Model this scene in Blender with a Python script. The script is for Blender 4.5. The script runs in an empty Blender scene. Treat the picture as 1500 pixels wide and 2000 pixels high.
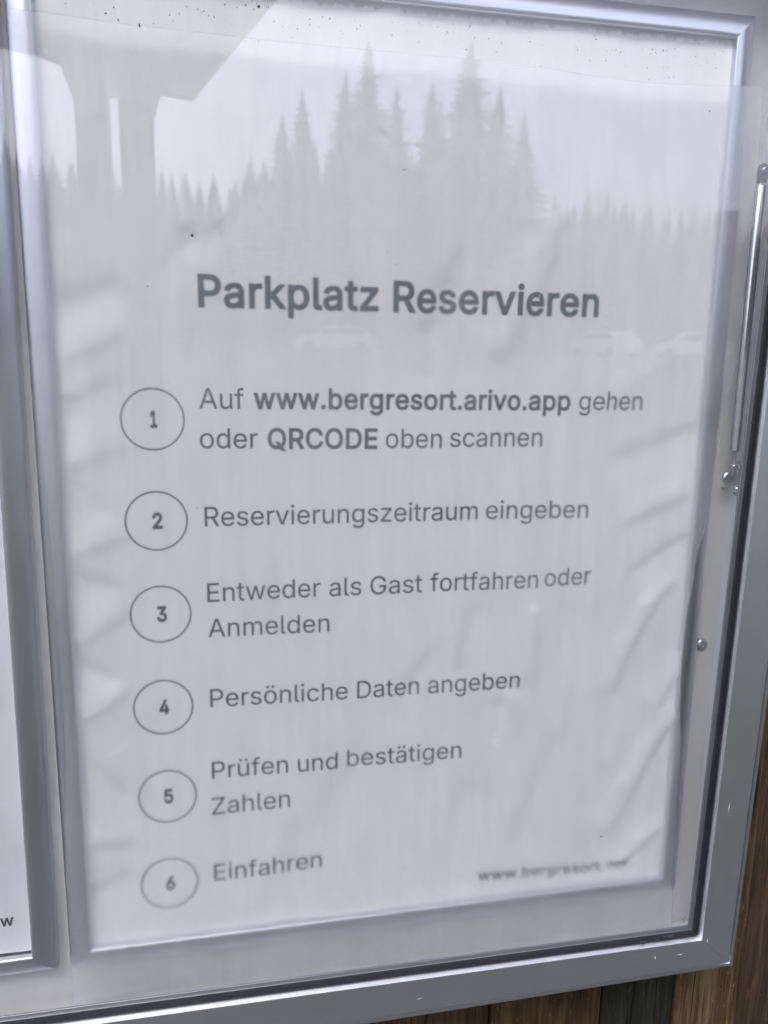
import bpy, bmesh, math, random
from mathutils import Vector, Matrix
random.seed(7)
S = bpy.context.scene
COL = S.collection
rad = math.radians

# ------------------------------------------------------------------ camera
cam_d = bpy.data.cameras.new("camera")
cam = bpy.data.objects.new("camera", cam_d)
COL.objects.link(cam)
YAW, PITCH, ROLL = rad(11.842), rad(-11.216), rad(0.846)
fw = Vector((math.sin(YAW) * math.cos(PITCH), math.cos(YAW) * math.cos(PITCH), math.sin(PITCH)))
r0 = Vector((math.cos(YAW), -math.sin(YAW), 0))
u0 = r0.cross(fw)
rt = r0 * math.cos(ROLL) + u0 * math.sin(ROLL)
up = u0 * math.cos(ROLL) - r0 * math.sin(ROLL)
cam.matrix_world = Matrix(((rt.x, up.x, -fw.x, 0.12153), (rt.y, up.y, -fw.y, -0.70337),
                           (rt.z, up.z, -fw.z, 0.54359), (0, 0, 0, 1)))
cam_d.sensor_fit = 'VERTICAL'
cam_d.sensor_height = 36.0
cam_d.lens = 36.0 * 1600.07 / 2000.0
cam_d.clip_start = 0.02
cam_d.clip_end = 600
cam_d.dof.use_dof = True                     # a phone lens, so far reflections are soft
cam_d.dof.focus_distance = 0.80
cam_d.dof.aperture_fstop = 9.5
S.camera = cam

# ------------------------------------------------------------------ sky and sun (bright overcast)
world = bpy.data.worlds.new("World")
S.world = world
world.use_nodes = True
wn = world.node_tree
wn.nodes.clear()
SUN_EL, SUN_AZ = rad(50), rad(205)           # azimuth clockwise from +Y
sky = wn.nodes.new('ShaderNodeTexSky')
sky.sky_type = 'NISHITA'
sky.sun_disc = False
sky.sun_elevation = SUN_EL
sky.sun_rotation = SUN_AZ
sky.air_density = 1.0
sky.dust_density = 4.0
sky.ozone_density = 1.5
hs = wn.nodes.new('ShaderNodeHueSaturation')
hs.inputs['Saturation'].default_value = SKY_SAT = 0.45
bg = wn.nodes.new('ShaderNodeBackground')
bg.inputs['Strength'].default_value = 0.15
wo = wn.nodes.new('ShaderNodeOutputWorld')
wn.links.new(sky.outputs[0], hs.inputs['Color'])
tint = wn.nodes.new('ShaderNodeMix'); tint.data_type = 'RGBA'; tint.blend_type = 'MULTIPLY'
tint.inputs[0].default_value = 1.0
tint.inputs[7].default_value = (.985, .99, 1.105, 1)      # grey cloud with a violet cast
wn.links.new(hs.outputs[0], tint.inputs[6])
wn.links.new(tint.outputs[2], bg.inputs['Color'])
wn.links.new(bg.outputs[0], wo.inputs['Surface'])
sd = bpy.data.lights.new("sun", 'SUN')
sd.energy = 0.6
sd.angle = rad(30)
sd.color = (1.0, 0.97, 0.93)
sun = bpy.data.objects.new("sun", sd)
COL.objects.link(sun)
sdir = Vector((math.sin(SUN_AZ) * math.cos(SUN_EL), math.cos(SUN_AZ) * math.cos(SUN_EL), math.sin(SUN_EL)))
sun.rotation_euler = sdir.to_track_quat('Z', 'Y').to_euler()
sun.location = sdir * 20

S.view_settings.view_transform = 'Standard'
S.view_settings.look = 'None'
S.view_settings.gamma = 1.0
S.view_settings.exposure = 1.11
S.cycles.blur_glossy = 0.0
S.cycles.use_denoising = True
S.cycles.use_adaptive_sampling = False
S.cycles.max_bounces = 16
S.cycles.transmission_bounces = 12
S.cycles.transparent_max_bounces = 16
S.cycles.glossy_bounces = 6
S.cycles.diffuse_bounces = 4
S.cycles.sample_clamp_indirect = 6.0

# ------------------------------------------------------------------ materials
def mat(name, base=(.5, .5, .5), rough=.5, metal=0.0, spec=0.5):
    m = bpy.data.materials.new(name)
    m.use_nodes = True
    b = m.node_tree.nodes['Principled BSDF']
    b.inputs['Base Color'].default_value = (*base, 1)
    b.inputs['Roughness'].default_value = rough
    b.inputs['Metallic'].default_value = metal
    b.inputs['Specular IOR Level'].default_value = spec
    return m, m.node_tree, b

def node(nt, t, **kw):
    n = nt.nodes.new(t)
    for k, v in kw.items():
        if k in n.inputs: n.inputs[k].default_value = v
        else: setattr(n, k, v)
    return n

def coords(nt, scale=(1, 1, 1), rot=(0, 0, 0)):
    tc = node(nt, 'ShaderNodeTexCoord'); mp = node(nt, 'ShaderNodeMapping')
    mp.inputs['Scale'].default_value = scale
    mp.inputs['Rotation'].default_value = rot
    nt.links.new(tc.outputs['Object'], mp.inputs['Vector'])
    return mp.outputs[0]

def noise(nt, vec, scale, detail=3, rough=.5, dist=0.0):
    n = node(nt, 'ShaderNodeTexNoise')
    n.inputs['Scale'].default_value = scale; n.inputs['Detail'].default_value = detail
    n.inputs['Roughness'].default_value = rough; n.inputs['Distortion'].default_value = dist
    nt.links.new(vec, n.inputs['Vector'])
    return n.outputs['Fac']

def ramp(nt, fac, stops):
    r = node(nt, 'ShaderNodeValToRGB')
    e = r.color_ramp.elements
    while len(e) < len(stops): e.new(0.5)
    for q, (p, c) in zip(e, stops):
        q.position = p; q.color = (*c, 1) if len(c) == 3 else c
    nt.links.new(fac, r.inputs['Fac'])
    return r.outputs['Color']

def mrange(nt, fac, a, b, c, d):
    r = node(nt, 'ShaderNodeMapRange')
    for i, v in enumerate((a, b, c, d)): r.inputs[i + 1].default_value = v
    nt.links.new(fac, r.inputs[0])
    return r.outputs[0]

def bump(nt, b, h, strength, dist):
    n = node(nt, 'ShaderNodeBump')
    n.inputs['Strength'].default_value = strength; n.inputs['Distance'].default_value = dist
    nt.links.new(h, n.inputs['Height'])
    nt.links.new(n.outputs[0], b.inputs['Normal'])

def alu(name, base, rough, metal=.85, brush=(30, 30, 30)):
    m, nt, b = mat(name, base, rough, metal)
    v = coords(nt, brush)
    n1 = noise(nt, v, 3, 4)
    n2 = noise(nt, coords(nt), 14, 4, .6)
    nt.links.new(mrange(nt, n1, .3, .7, rough - .015, rough + .02), b.inputs['Roughness'])
    c = ramp(nt, n2, [(.25, tuple(x * .96 for x in base)), (.7, base)])
    nt.links.new(c, b.inputs['Base Color'])
    return m

M = {}
M['snap'] = alu('anodised snap frame', (.62, .63, .67), .30, 1.0)
M['door'] = alu('anodised door profile', (.72, .73, .74), .38, 1.0)
M['rim'] = alu('anodised case rim', (.66, .67, .68), .34, 1.0)
M['wallin'] = alu('inner case wall', (.66, .67, .71), .5, .45)
m, nt, b = mat('cream back panel', (.46, .455, .43), .5)
n = noise(nt, coords(nt), 9, 5, .6)
nt.links.new(ramp(nt, n, [(.3, (.41, .405, .39)), (.7, (.48, .475, .455))]), b.inputs['Base Color'])
M['panel'] = m
M['rubber'] = mat('black rubber gasket', (.008, .009, .013), .6, 0, .25)[0]
M['bead'] = alu('dull glazing bead', (.25, .26, .28), .4, .7)
M['scratch'] = mat('bare scratched aluminium', (.75, .75, .77), .6, .2)[0]
M['chrome'] = mat('plated steel', (.78, .79, .8), .12, 1.0)[0]
M['steel'] = alu('dull steel', (.42, .42, .43), .32, .9)
M['ink'] = mat('printed ink', (.018, .024, .033), .55)[0]
M['inkhead'] = mat('printed slate ink', (.022, .04, .055), .55)[0]
M['dirt'] = mat('dirt', (.05, .045, .05), .9)[0]

# poster paper, a little damp stained, faint vertical bands
m, nt, b = mat('poster paper', (.80, .81, .83), .5)
n1 = noise(nt, coords(nt, (3, 1, 1.2)), 3.5, 5, .55, .4)
n2 = noise(nt, coords(nt, (22, 1, 1.0)), 1.6, 3)
mx = node(nt, 'ShaderNodeMath', operation='ADD'); nt.links.new(n1, mx.inputs[0]); nt.links.new(n2, mx.inputs[1])
pc = (ramp(nt, mx.outputs[0], [(.38, (.57, .59, .625)), (.5, (.675, .685, .70)), (.62, (.73, .73, .725))]))
# shading of the wavy paper edge, painted as a ragged dark top line
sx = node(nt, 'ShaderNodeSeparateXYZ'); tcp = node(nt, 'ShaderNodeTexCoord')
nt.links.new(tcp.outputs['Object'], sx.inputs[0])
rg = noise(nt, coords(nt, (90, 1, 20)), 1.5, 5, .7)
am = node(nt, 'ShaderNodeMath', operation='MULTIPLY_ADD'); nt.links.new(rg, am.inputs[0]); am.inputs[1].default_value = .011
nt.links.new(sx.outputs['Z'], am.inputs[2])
edge_shade = mrange(nt, am.outputs[0], .8135, .8165, 0, .5)
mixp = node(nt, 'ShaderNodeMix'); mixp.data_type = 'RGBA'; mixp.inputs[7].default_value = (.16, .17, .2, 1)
# yellowed damp patches
yl = node(nt, 'ShaderNodeMix'); yl.data_type = 'RGBA'; yl.inputs[7].default_value = (.70, .69, .60, 1)
nt.links.new(mrange(nt, noise(nt, coords(nt, (2.2, 1, 1.5)), 3.0, 5, .6, .6), .54, .72, 0, .30), yl.inputs[0]); nt.links.new(pc, yl.inputs[6])
# fine rain runs and dust drifting down the sheet
dr = node(nt, 'ShaderNodeMix'); dr.data_type = 'RGBA'; dr.inputs[7].default_value = (.50, .52, .56, 1)
nt.links.new(mrange(nt, noise(nt, coords(nt, (40, 1, 2.5)), 1.5, 6, .7, .3), .55, .80, 0, .35), dr.inputs[0]); nt.links.new(yl.outputs[2], dr.inputs[6])
nt.links.new(edge_shade, mixp.inputs[0]); nt.links.new(dr.outputs[2], mixp.inputs[6])
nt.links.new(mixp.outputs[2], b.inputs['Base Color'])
bump(nt, b, noise(nt, coords(nt), 300, 3), .03, .0003)
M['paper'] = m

m, nt, b = mat('greyer poster paper', (.55, .56, .58), .5)
n1 = noise(nt, coords(nt, (3, 1, 1.2)), 3.5, 5, .55, .4)
nt.links.new(ramp(nt, n1, [(.35, (.48, .49, .51)), (.65, (.55, .56, .58))]), b.inputs['Base Color'])
M['paper2'] = m

# clear door glass: reflection by Fresnel, otherwise see-through, with a thin film of dust
m = bpy.data.materials.new('door glass'); m.use_nodes = True; nt = m.node_tree; nt.nodes.clear()
out = node(nt, 'ShaderNodeOutputMaterial')
tr = node(nt, 'ShaderNodeBsdfTransparent', Color=(.985, .99, .99, 1))
gl = node(nt, 'ShaderNodeBsdfGlossy', Roughness=0.0, Color=(1, 1, 1, 1))
fr = node(nt, 'ShaderNodeFresnel', IOR=1.52)
geo = node(nt, 'ShaderNodeNewGeometry')
nt.links.new(mrange(nt, geo.outputs['Backfacing'], 0, 1, 1.52, 1 / 1.52), fr.inputs['IOR'])   # same reflectance from either side
mg = node(nt, 'ShaderNodeMixShader')
nt.links.new(fr.outputs[0], mg.inputs[0]); nt.links.new(tr.outputs[0], mg.inputs[1]); nt.links.new(gl.outputs[0], mg.inputs[2])
df = node(nt, 'ShaderNodeBsdfDiffuse', Color=(.75, .76, .78, 1))
md = node(nt, 'ShaderNodeMixShader')
film = noise(nt, coords(nt, (14, 1, 1.5)), 3, 5, .6)
nt.links.new(mrange(nt, film, .35, .75, .006, .035), md.inputs[0])
nt.links.new(mg.outputs[0], md.inputs[1]); nt.links.new(df.outputs[0], md.inputs[2])
nt.links.new(md.outputs[0], out.inputs[0])
M['glass'] = m

# milky plastic cover sheet
m, nt, b = mat('milky plastic sheet', (1, 1, 1), .14)
b.inputs['Transmission Weight'].default_value = 1.0
b.inputs['IOR'].default_value = 1.42
# frosted surface: every point of the film has its own small tilt, so what lies farther behind it blurs more
g_ = node(nt, 'ShaderNodeNewGeometry')
w_ = node(nt, 'ShaderNodeTexWhiteNoise', noise_dimensions='3D')
s1 = node(nt, 'ShaderNodeVectorMath', operation='SCALE'); s1.inputs['Scale'].default_value = 91000.0
nt.links.new(g_.outputs['Position'], s1.inputs[0]); nt.links.new(s1.outputs[0], w_.inputs['Vector'])
s2 = node(nt, 'ShaderNodeVectorMath', operation='SUBTRACT'); s2.inputs[1].default_value = (.5, .5, .5)
nt.links.new(w_.outputs['Color'], s2.inputs[0])
s3 = node(nt, 'ShaderNodeVectorMath', operation='SCALE'); s3.inputs['Scale'].default_value = .44
nt.links.new(s2.outputs[0], s3.inputs[0])
s4 = node(nt, 'ShaderNodeVectorMath', operation='ADD')
nt.links.new(g_.outputs['Normal'], s4.inputs[0]); nt.links.new(s3.outputs[0], s4.inputs[1])
s5 = node(nt, 'ShaderNodeVectorMath', operation='NORMALIZE'); nt.links.new(s4.outputs[0], s5.inputs[0])
nt.links.new(s5.outputs[0], b.inputs['Normal'])
out = nt.nodes['Material Output']
tl = node(nt, 'ShaderNodeBsdfTranslucent', Color=(.85, .86, .9, 1))
dd = node(nt, 'ShaderNodeBsdfDiffuse', Color=(.85, .86, .9, 1))
m1 = node(nt, 'ShaderNodeMixShader'); m1.inputs[0].default_value = .5
nt.links.new(tl.outputs[0], m1.inputs[1]); nt.links.new(dd.outputs[0], m1.inputs[2])
m2 = node(nt, 'ShaderNodeMixShader')
nt.links.new(mrange(nt, noise(nt, coords(nt, (5, 1, 1.3)), 4, 4), .3, .7, .04, .10), m2.inputs[0])
nt.links.new(b.outputs[0], m2.inputs[1]); nt.links.new(m1.outputs[0], m2.inputs[2])
nt.links.new(m2.outputs[0], out.inputs[0])
SHEET_BSDF = b
M['sheet'] = m

def wood(name, dark, mid, light, seed):
    m, nt, b = mat(name, mid, .85, 0, .15)
    tc = node(nt, 'ShaderNodeTexCoord'); mp = node(nt, 'ShaderNodeMapping')
    mp.inputs['Scale'].default_value = (110, 110, 5.5); mp.inputs['Location'].default_value = (seed, seed * 2, seed)
    nt.links.new(tc.outputs['Object'], mp.inputs['Vector'])
    g = noise(nt, mp.outputs[0], 1.6, 7, .68, .6)
    big = noise(nt, coords(nt, (9, 9, 2)), 2, 4, .6)
    ad = node(nt, 'ShaderNodeMath', operation='MULTIPLY_ADD')
    nt.links.new(g, ad.inputs[0]); ad.inputs[1].default_value = .6
    sc = node(nt, 'ShaderNodeMath', operation='MULTIPLY'); nt.links.new(big, sc.inputs[0]); sc.inputs[1].default_value = .4
    nt.links.new(sc.outputs[0], ad.inputs[2])
    rc = ramp(nt, ad.outputs[0], [(.36, dark), (.5, mid), (.66, light)])
    fk = noise(nt, coords(nt, (170, 170, 26)), 2.0, 4, .7, .8)      # pale flakes and dark checks
    f1 = node(nt, 'ShaderNodeMix'); f1.data_type = 'RGBA'; f1.inputs[7].default_value = (*[min(1, c * 1.9) for c in light], 1)
    nt.links.new(mrange(nt, fk, .62, .70, 0, .75), f1.inputs[0]); nt.links.new(rc, f1.inputs[6])
    f2 = node(nt, 'ShaderNodeMix'); f2.data_type = 'RGBA'; f2.inputs[7].default_value = (*[c * .35 for c in dark], 1)
    ck = noise(nt, coords(nt, (130, 130, 4)), 1.3, 5, .6, .5)
    nt.links.new(mrange(nt, ck, .40, .34, 0, .9), f2.inputs[0]); nt.links.new(f1.outputs[2], f2.inputs[6])
    nt.links.new(f2.outputs[2], b.inputs['Base Color'])
    bump(nt, b, g, .6, .002)
    return m
M['wood_brown'] = wood('brown weathered wood', (.014, .009, .004), (.045, .026, .011), (.095, .06, .028), 3)
M['wood_tan'] = wood('tan weathered wood', (.022, .015, .007), (.062, .038, .016), (.16, .12, .065), 8)
M['wood_grey'] = wood('dark grey weathered wood', (.007, .007, .005), (.020, .020, .013), (.045, .043, .03), 5)
M['wood_dark'] = wood('dark brown timber', (.02, .013, .008), (.05, .032, .019), (.09, .06, .038), 11)

m, nt, b = mat('gravel and grass', (.1, .1, .09), .95)
n = noise(nt, coords(nt), .35, 8, .65)
nt.links.new(ramp(nt, n, [(.42, (.03, .05, .018)), (.52, (.085, .08, .078)), (.6, (.12, .117, .115))]), b.inputs['Base Color'])
M['ground'] = m
m, nt, b = mat('spruce needles', (.03, .05, .03), .8)
n = noise(nt, coords(nt), 1.2, 5)
nt.links.new(ramp(nt, n, [(.35, (.028, .04, .03)), (.65, (.06, .075, .056))]), b.inputs['Base Color'])
M['needles'] = m
M['bark'] = wood('bark', (.03, .024, .02), (.07, .055, .045), (.12, .10, .08), 2)
M['white_paint'] = mat('white car paint', (.78, .79, .8), .25)[0]
M['car_glass'] = mat('dark car window', (.02, .022, .025), .08)[0]
M['tyre'] = mat('tyre rubber', (.02, .02, .02), .8)[0]
M['lamp'] = mat('car lamp', (.6, .6, .62), .15)[0]

# ------------------------------------------------------------------ mesh helpers
def link(name, me, material, parent=None, **props):
    o = bpy.data.objects.new(name, me)
    COL.objects.link(o)
    if material is not None and not me.materials: me.materials.append(material)
    if parent: o.parent = parent
    for k, v in props.items(): o[k] = v
    return o

def mesh(name, vs, fs, smooth=None):
    me = bpy.data.meshes.new(name)
    me.from_pydata([tuple(v) for v in vs], [], fs)
    me.update()
    if smooth is not None:
        for p_ in me.polygons: p_.use_smooth = True
        me.set_sharp_from_angle(angle=rad(smooth))
    return me

def thing(name, loc=(0, 0, 0), **props):
    o = bpy.data.objects.new(name, None)
    o.location = loc
    o.empty_display_size = .05
    COL.objects.link(o)
    for k, v in props.items(): o[k] = v
    return o

def box(x0, x1, y0, y1, z0, z1, bev=0.0, seg=2):
    bm = bmesh.new()
    bmesh.ops.create_cube(bm, size=1, matrix=Matrix.Translation(((x0 + x1) / 2, (y0 + y1) / 2, (z0 + z1) / 2)) @
                          Matrix.Diagonal((x1 - x0, y1 - y0, z1 - z0, 1)))
    if bev: bmesh.ops.bevel(bm, geom=bm.edges[:], offset=bev, segments=seg, affect='EDGES', profile=.5)
    me = bpy.data.meshes.new('box'); bm.to_mesh(me); bm.free()
    if bev:
        for p_ in me.polygons: p_.use_smooth = True
        me.set_sharp_from_angle(angle=rad(35))
    return me

def lathe(prof, axis, origin, n=28):
    """profile of (r, h) turned about axis through origin"""
    ax = Vector(axis).normalized()
    a = ax.orthogonal().normalized(); c = ax.cross(a)
    vs, fs = [], []
    for r, h in prof:
        for i in range(n):
            t = 2 * math.pi * i / n
            vs.append(Vector(origin) + ax * h + (a * math.cos(t) + c * math.sin(t)) * max(r, 1e-5))
    for j in range(len(prof) - 1):
        for i in range(n):
            k = (i + 1) % n
            fs.append((j * n + i, j * n + k, (j + 1) * n + k, (j + 1) * n + i))
    return mesh('turned', vs, fs, 35)

def prism(poly, y0, y1):
    """polygon of (x, z) extruded from y0 to y1"""
    n = len(poly)
    vs = [(x, y0, z) for x, z in poly] + [(x, y1, z) for x, z in poly]
    fs = [tuple(range(n)), tuple(range(2 * n - 1, n - 1, -1))]
    fs += [(i, i + n, (i + 1) % n + n, (i + 1) % n) for i in range(n)]
    me = mesh('prism', vs, fs)
    bm = bmesh.new(); bm.from_mesh(me); bmesh.ops.recalc_face_normals(bm, faces=bm.faces[:]); bm.to_mesh(me); bm.free()
    return me

def rect(x0, x1, z0, z1):
    return [(x0, z0), (x1, z0), (x1, z1), (x0, z1)]       # BL BR TR TL

def bars(inner, outer, profile, names, material, parent, gap=0.0, sharp=30, props=None):
    """four mitred bars between two quads; profile = [(s, y)], s from inner (0) to outer (1)"""
    res = []
    for k in range(4):
        a, b_ = k, (k + 1) % 4
        ia, ib, oa, ob = map(lambda q: Vector((q[0], 0, q[1])), (inner[a], inner[b_], outer[a], outer[b_]))
        d = (ib - ia).normalized() * gap
        vs, fs = [], []
        m_ = len(profile); N = 24
        for i in range(N + 1):
            t = i / N
            for s, y in profile:
                pa = ia.lerp(oa, s) + d; pb = ib.lerp(ob, s) - d
                q = pa.lerp(pb, t); vs.append((q.x, y, q.z))
        for i in range(N):
            for j in range(m_ - 1):
                fs.append((i * m_ + j, i * m_ + j + 1, (i + 1) * m_ + j + 1, (i + 1) * m_ + j))
            fs.append((i * m_ + m_ - 1, i * m_, (i + 1) * m_, (i + 1) * m_ + m_ - 1))
        fs.append(tuple(range(m_)))
        fs.append(tuple(range(N * m_ + m_ - 1, N * m_ - 1, -1)))
        me = mesh(names, vs, fs)
        bm = bmesh.new(); bm.from_mesh(me); bmesh.ops.recalc_face_normals(bm, faces=bm.faces[:]); bm.to_mesh(me); bm.free()
        for p_ in me.polygons: p_.use_smooth = True
        me.set_sharp_from_angle(angle=rad(sharp))
        o = link(names, me, material, parent)
        res.append(o)
    return res

def interp(tab, v):
    if v <= tab[0][0]: return tab[0][1]
    for (a, x), (b_, y) in zip(tab, tab[1:]):
        if v <= b_:
            t = (v - a) / (b_ - a); t = t * t * (3 - 2 * t)
            return x + (y - x) * t
    return tab[-1][1]

# ------------------------------------------------------------------ ground
def ground_z(x, y):
    t = min(max((-y - 2) / 45.0, 0), 1.6)
    return -1.06 + 1.45 * t + 0.0 * x
vs, fs = [], []
NX, NY = 40, 60
for j in range(NY + 1):
    for i in range(NX + 1):
        x = -200 + 400 * i / NX; y = 120 - 320 * j / NY
        vs.append((x, y, ground_z(x, y)))
for j in range(NY):
    for i in range(NX):
        a = j * (NX + 1) + i
        fs.append((a, a + 1, a + NX + 2, a + NX + 1))
link('ground', mesh('ground', vs, fs, 60), M['ground'], kind='structure')

# ------------------------------------------------------------------ wooden board wall that carries the case
wall = thing('wooden_wall', (0, .041, -1.0), label="weathered wall of upright brown and dark grey planks behind the aluminium case", category="wooden wall")
edges = [(-.93, -.80, 'wood_brown'), (-.797, -.665, 'wood_grey'), (-.662, -.53, 'wood_brown'), (-.527, -.396, 'wood_brown'), (-.393, -.262, 'wood_grey'),
         (-.259, -.128, 'wood_brown'), (-.125, .006, 'wood_brown'), (.009, .138, 'wood_grey'), (.141, .27, 'wood_brown'), (.273, .4015, 'wood_brown'),
         (.4045, .5345, 'wood_brown'), (.5375, .6265, 'wood_grey'), (.6295, .714, 'wood_tan')]
for k, (a, b_, mt) in enumerate(edges):
    y0 = .030 + (.0015 if k % 2 else 0) + (.001 if k == 11 else 0)
    me = box(a, b_, y0, y0 + .022, -1.05, 1.35, .0025 if k < 12 else .006, 3)
    me.transform(Matrix.Translation((0, -.041, 1.0)))
    o = link('plank', me, M[mt], wall)
    if mt == 'wood_grey': o['label'] = 'dark grey weathered plank'
me = box(-.93, .70, .056, .10, .9, 1.0, .004); me.transform(Matrix.Translation((0, -.041, 1.0)))
link('rail', me, M['wood_dark'], wall)
me = box(-.93, .70, .056, .10, -.5, -.4, .004); me.transform(Matrix.Translation((0, -.041, 1.0)))
link('rail', me, M['wood_dark'], wall)
post = link('wooden_post', box(.722, .86, .07, .21, -1.1, 1.45, .012, 4), M['wood_dark'],
            label="dark brown timber post standing beside the light edged end plank", category="wooden post")

# ------------------------------------------------------------------ display case: body
case = thing('display_case', (0, 0, 0), label="silver aluminium notice display case with glass door mounted on wooden planks", category="display case")
link('back_panel', box(-.67, .6225, .012, .0175, -.0725, .8875), M['panel'], case)
link('side_wall', box(.6222, .6408, -.0215, .020, -.094, .905), M['wallin'], case)
link('side_wall', box(-.69, -.6702, -.0215, .020, -.094, .905), M['wallin'], case)
link('bottom_wall', box(-.67, .6221, -.0215, .0119, -.090, -.0722), M['wallin'], case)
link('top_wall', box(-.67, .6221, -.0215, .0119, .8872, .905), M['wallin'], case)
DI = [(-.655, -.0425), (.6035, -.0525), (.6197, .875), (-.655, .880)]
DO = [(-.690, -.0960), (.6400, -.0862), (.6616, .920), (-.690, .925)]
def grow(q, dx, dz):
    s = [(-1, -1), (1, -1), (1, 1), (-1, 1)]
    return [(a + sx * dx, c + sz * dz) for (a, c), (sx, sz) in zip(q, s)]
bars(grow(DO, .0027, .0027), grow(DO, .0072, .0072), [(0, .026), (0, -.0345), (.15, -.036), (.8, -.036), (1, -.0345), (1, .026)],
     'rim', M['rim'], case)
scr = link('screw', lathe([(.0066, .0005), (.0066, -.0006), (.0058, -.0021), (.0043, -.0033), (.0026, -.0038), (.0022, -.0036), (.0021, -.0016), (.0001, -.0016)],
           (0, 1, 0), (.606, .012, .2517)), M['steel'], case)
# door (child of the case): the aluminium frame is four mitred bars, sub-parts of the door
door = bpy.data.objects.new('door', None); COL.objects.link(door); door.parent = case; door.empty_display_size = .05
dq = bars(DI, DO, [(0, -.0225), (0, -.0332), (.055, -.0385), (.982, -.0385), (1, -.0375), (1, -.0225)], 'door_bar', M['door'], door, gap=.00018)
GI = grow(DI, -.0021, -.0021)
bars(GI, DI, [(0, -.0262), (0, -.0322), (.3, -.0340), (.7, -.0338), (.99, -.0326), (.99, -.0262)], 'gasket', M['rubber'], door)
bars(grow(GI, -.0024, -.0024), grow(DI, .006, .006), [(0, -.0215), (0, -.0228), (.04, -.0232), (1, -.0232), (1, -.0215)], 'glass_bead', M['bead'], door)
gi = grow(DI, .004, .004)
bm = bmesh.new()
f4 = [bm.verts.new((x, -.0305, z)) for x, z in gi]; b4 = [bm.verts.new((x, -.0265, z)) for x, z in gi]
bm.faces.new(f4); bm.faces.new(b4[::-1])
for k in range(4): bm.faces.new((f4[k], b4[k], b4[(k + 1) % 4], f4[(k + 1) % 4]))
bmesh.ops.recalc_face_normals(bm, faces=bm.faces[:])
me = bpy.data.meshes.new('glass'); bm.to_mesh(me); bm.free()
glass = link('glass_pane', me, M['glass'], door)
# dirt specks on the pane
SP = [(109.3, 627.1, 1.3), (75.0, 588.4, .7), (164.4, 611.8, .6), (261.8, 620.0, .7), (269.5, 611.2, .8), (271, 611.6, .5), (274.4, 683.6, .9), (276.5, 684.5, .6), (577.6, 121.1, .7), (504.3, 135.7, .8),
      (487.7, 74.0, 1.2), (486.2, 73.8, .9), (521.2, 67.2, .6), (369.6, 85.6, .5), (381.6, 70.6, .6), (337.4, 73.8, .8), (287.7, 65.4, .7), (282.5, 54.8, .6), (200.7, 36.2, .6),
      (19.2, 152.4, .5), (-6.5, 40.2, .8), (-2.8, 195.4, .6), (106.9, 414.4, .8), (106.4, 529.9, .5), (134.1, 532.9, .5), (290.5, 531.8, .7), (318.8, 543.5, .5),
      (453.9, 346.6, .9), (490.3, 329.9, .6), (485.4, 312.8, .6), (517.3, 286.0, .5), (518.6, 276.8, .5), (499.3, 288.1, .4), (495.1, 233.6, .5), (53.4, 776.9, 1.0),
      (62.0, 773.3, 1.1), (76.7, 771.2, 1.6), (152.7, 791.1, .9), (162.4, 791.3, 1.4), (129.6, 781.2, .7), (104.9, 781.1, .7), (118.1, 785.3, .6), (200.2, 781.9, .8),
      (502.6, 768.6, .6), (564.6, 730.4, .9), (538.0, 744.8, .9), (548.2, 715.2, .6)]
SP = [(x, z, r * 1.35) for x, z, r in SP]
rs = random.Random(3)
for _ in range(130):
    SP.append((rs.uniform(-10, 560), 798 - abs(rs.gauss(0, 14)) - rs.random() * 6, rs.uniform(.4, .95)))
for _ in range(130):
    SP.append((rs.uniform(-10, 590), rs.uniform(-30, 790), rs.uniform(.25, .55)))
for _ in range(26):
    SP.append((rs.gauss(540, 16), rs.gauss(255, 40), rs.uniform(.2, .5)))
for _ in range(16):
    SP.append((rs.gauss(586, 5), rs.gauss(-34, 3), rs.uniform(.3, .9)))
vs, fs = [], []
for x, z, r in SP:
    n = 7; k0 = len(vs); r *= 1.35; a0 = rs.random() * 6.3; el = rs.uniform(.45, 1.0)
    for h, q in ((0, 1.0), (.25, .55)):
        for i in range(n):
            t = 6.2832 * i / n; rr = r * .5 * q * rs.uniform(.7, 1.2)
            ux, uz = math.cos(t) * rr, math.sin(t) * rr * el
            vs.append(((x + ux * math.cos(a0) - uz * math.sin(a0)) / 1000, -.03051 - h * r * .001, (z + ux * math.sin(a0) + uz * math.cos(a0)) / 1000))
    for i in range(n):
        fs.append((k0 + i, k0 + (i + 1) % n, k0 + n + (i + 1) % n, k0 + n + i))
    fs.append(tuple(k0 + n + i for i in range(n)))
link('dirt_specks', mesh('dirt', vs, fs), M['dirt'], door, kind='stuff')
# crumbs of dirt lying on the lower gasket
vs, fs = [], []
for cx, cz, n_, sp in ((.5668, -.0475, 14, .0042), (.5415, -.0505, 6, .0018), (.5565, -.0490, 5, .003)):
    for _ in range(n_):
        x = cx + rs.gauss(0, sp); z = cz + rs.uniform(-.0008, .0018); r = rs.uniform(.0005, .0013); y = -.0345 + rs.uniform(-.0012, .0008)
        k0 = len(vs)
        for d in ((1, 0, 0), (-1, 0, 0), (0, 1, 0), (0, -1, 0), (0, 0, 1), (0, 0, -1)):
            q = r * rs.uniform(.6, 1.3); vs.append((x + d[0] * q, y + d[1] * q, z + d[2] * q))
        for t in ((0, 2, 4), (2, 1, 4), (1, 3, 4), (3, 0, 4), (2, 0, 5), (1, 2, 5), (3, 1, 5), (0, 3, 5)):
            fs.append(tuple(k0 + i for i in t))
link('dirt_crumbs', mesh('dirt', vs, fs), M['dirt'], door, kind='stuff')

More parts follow.
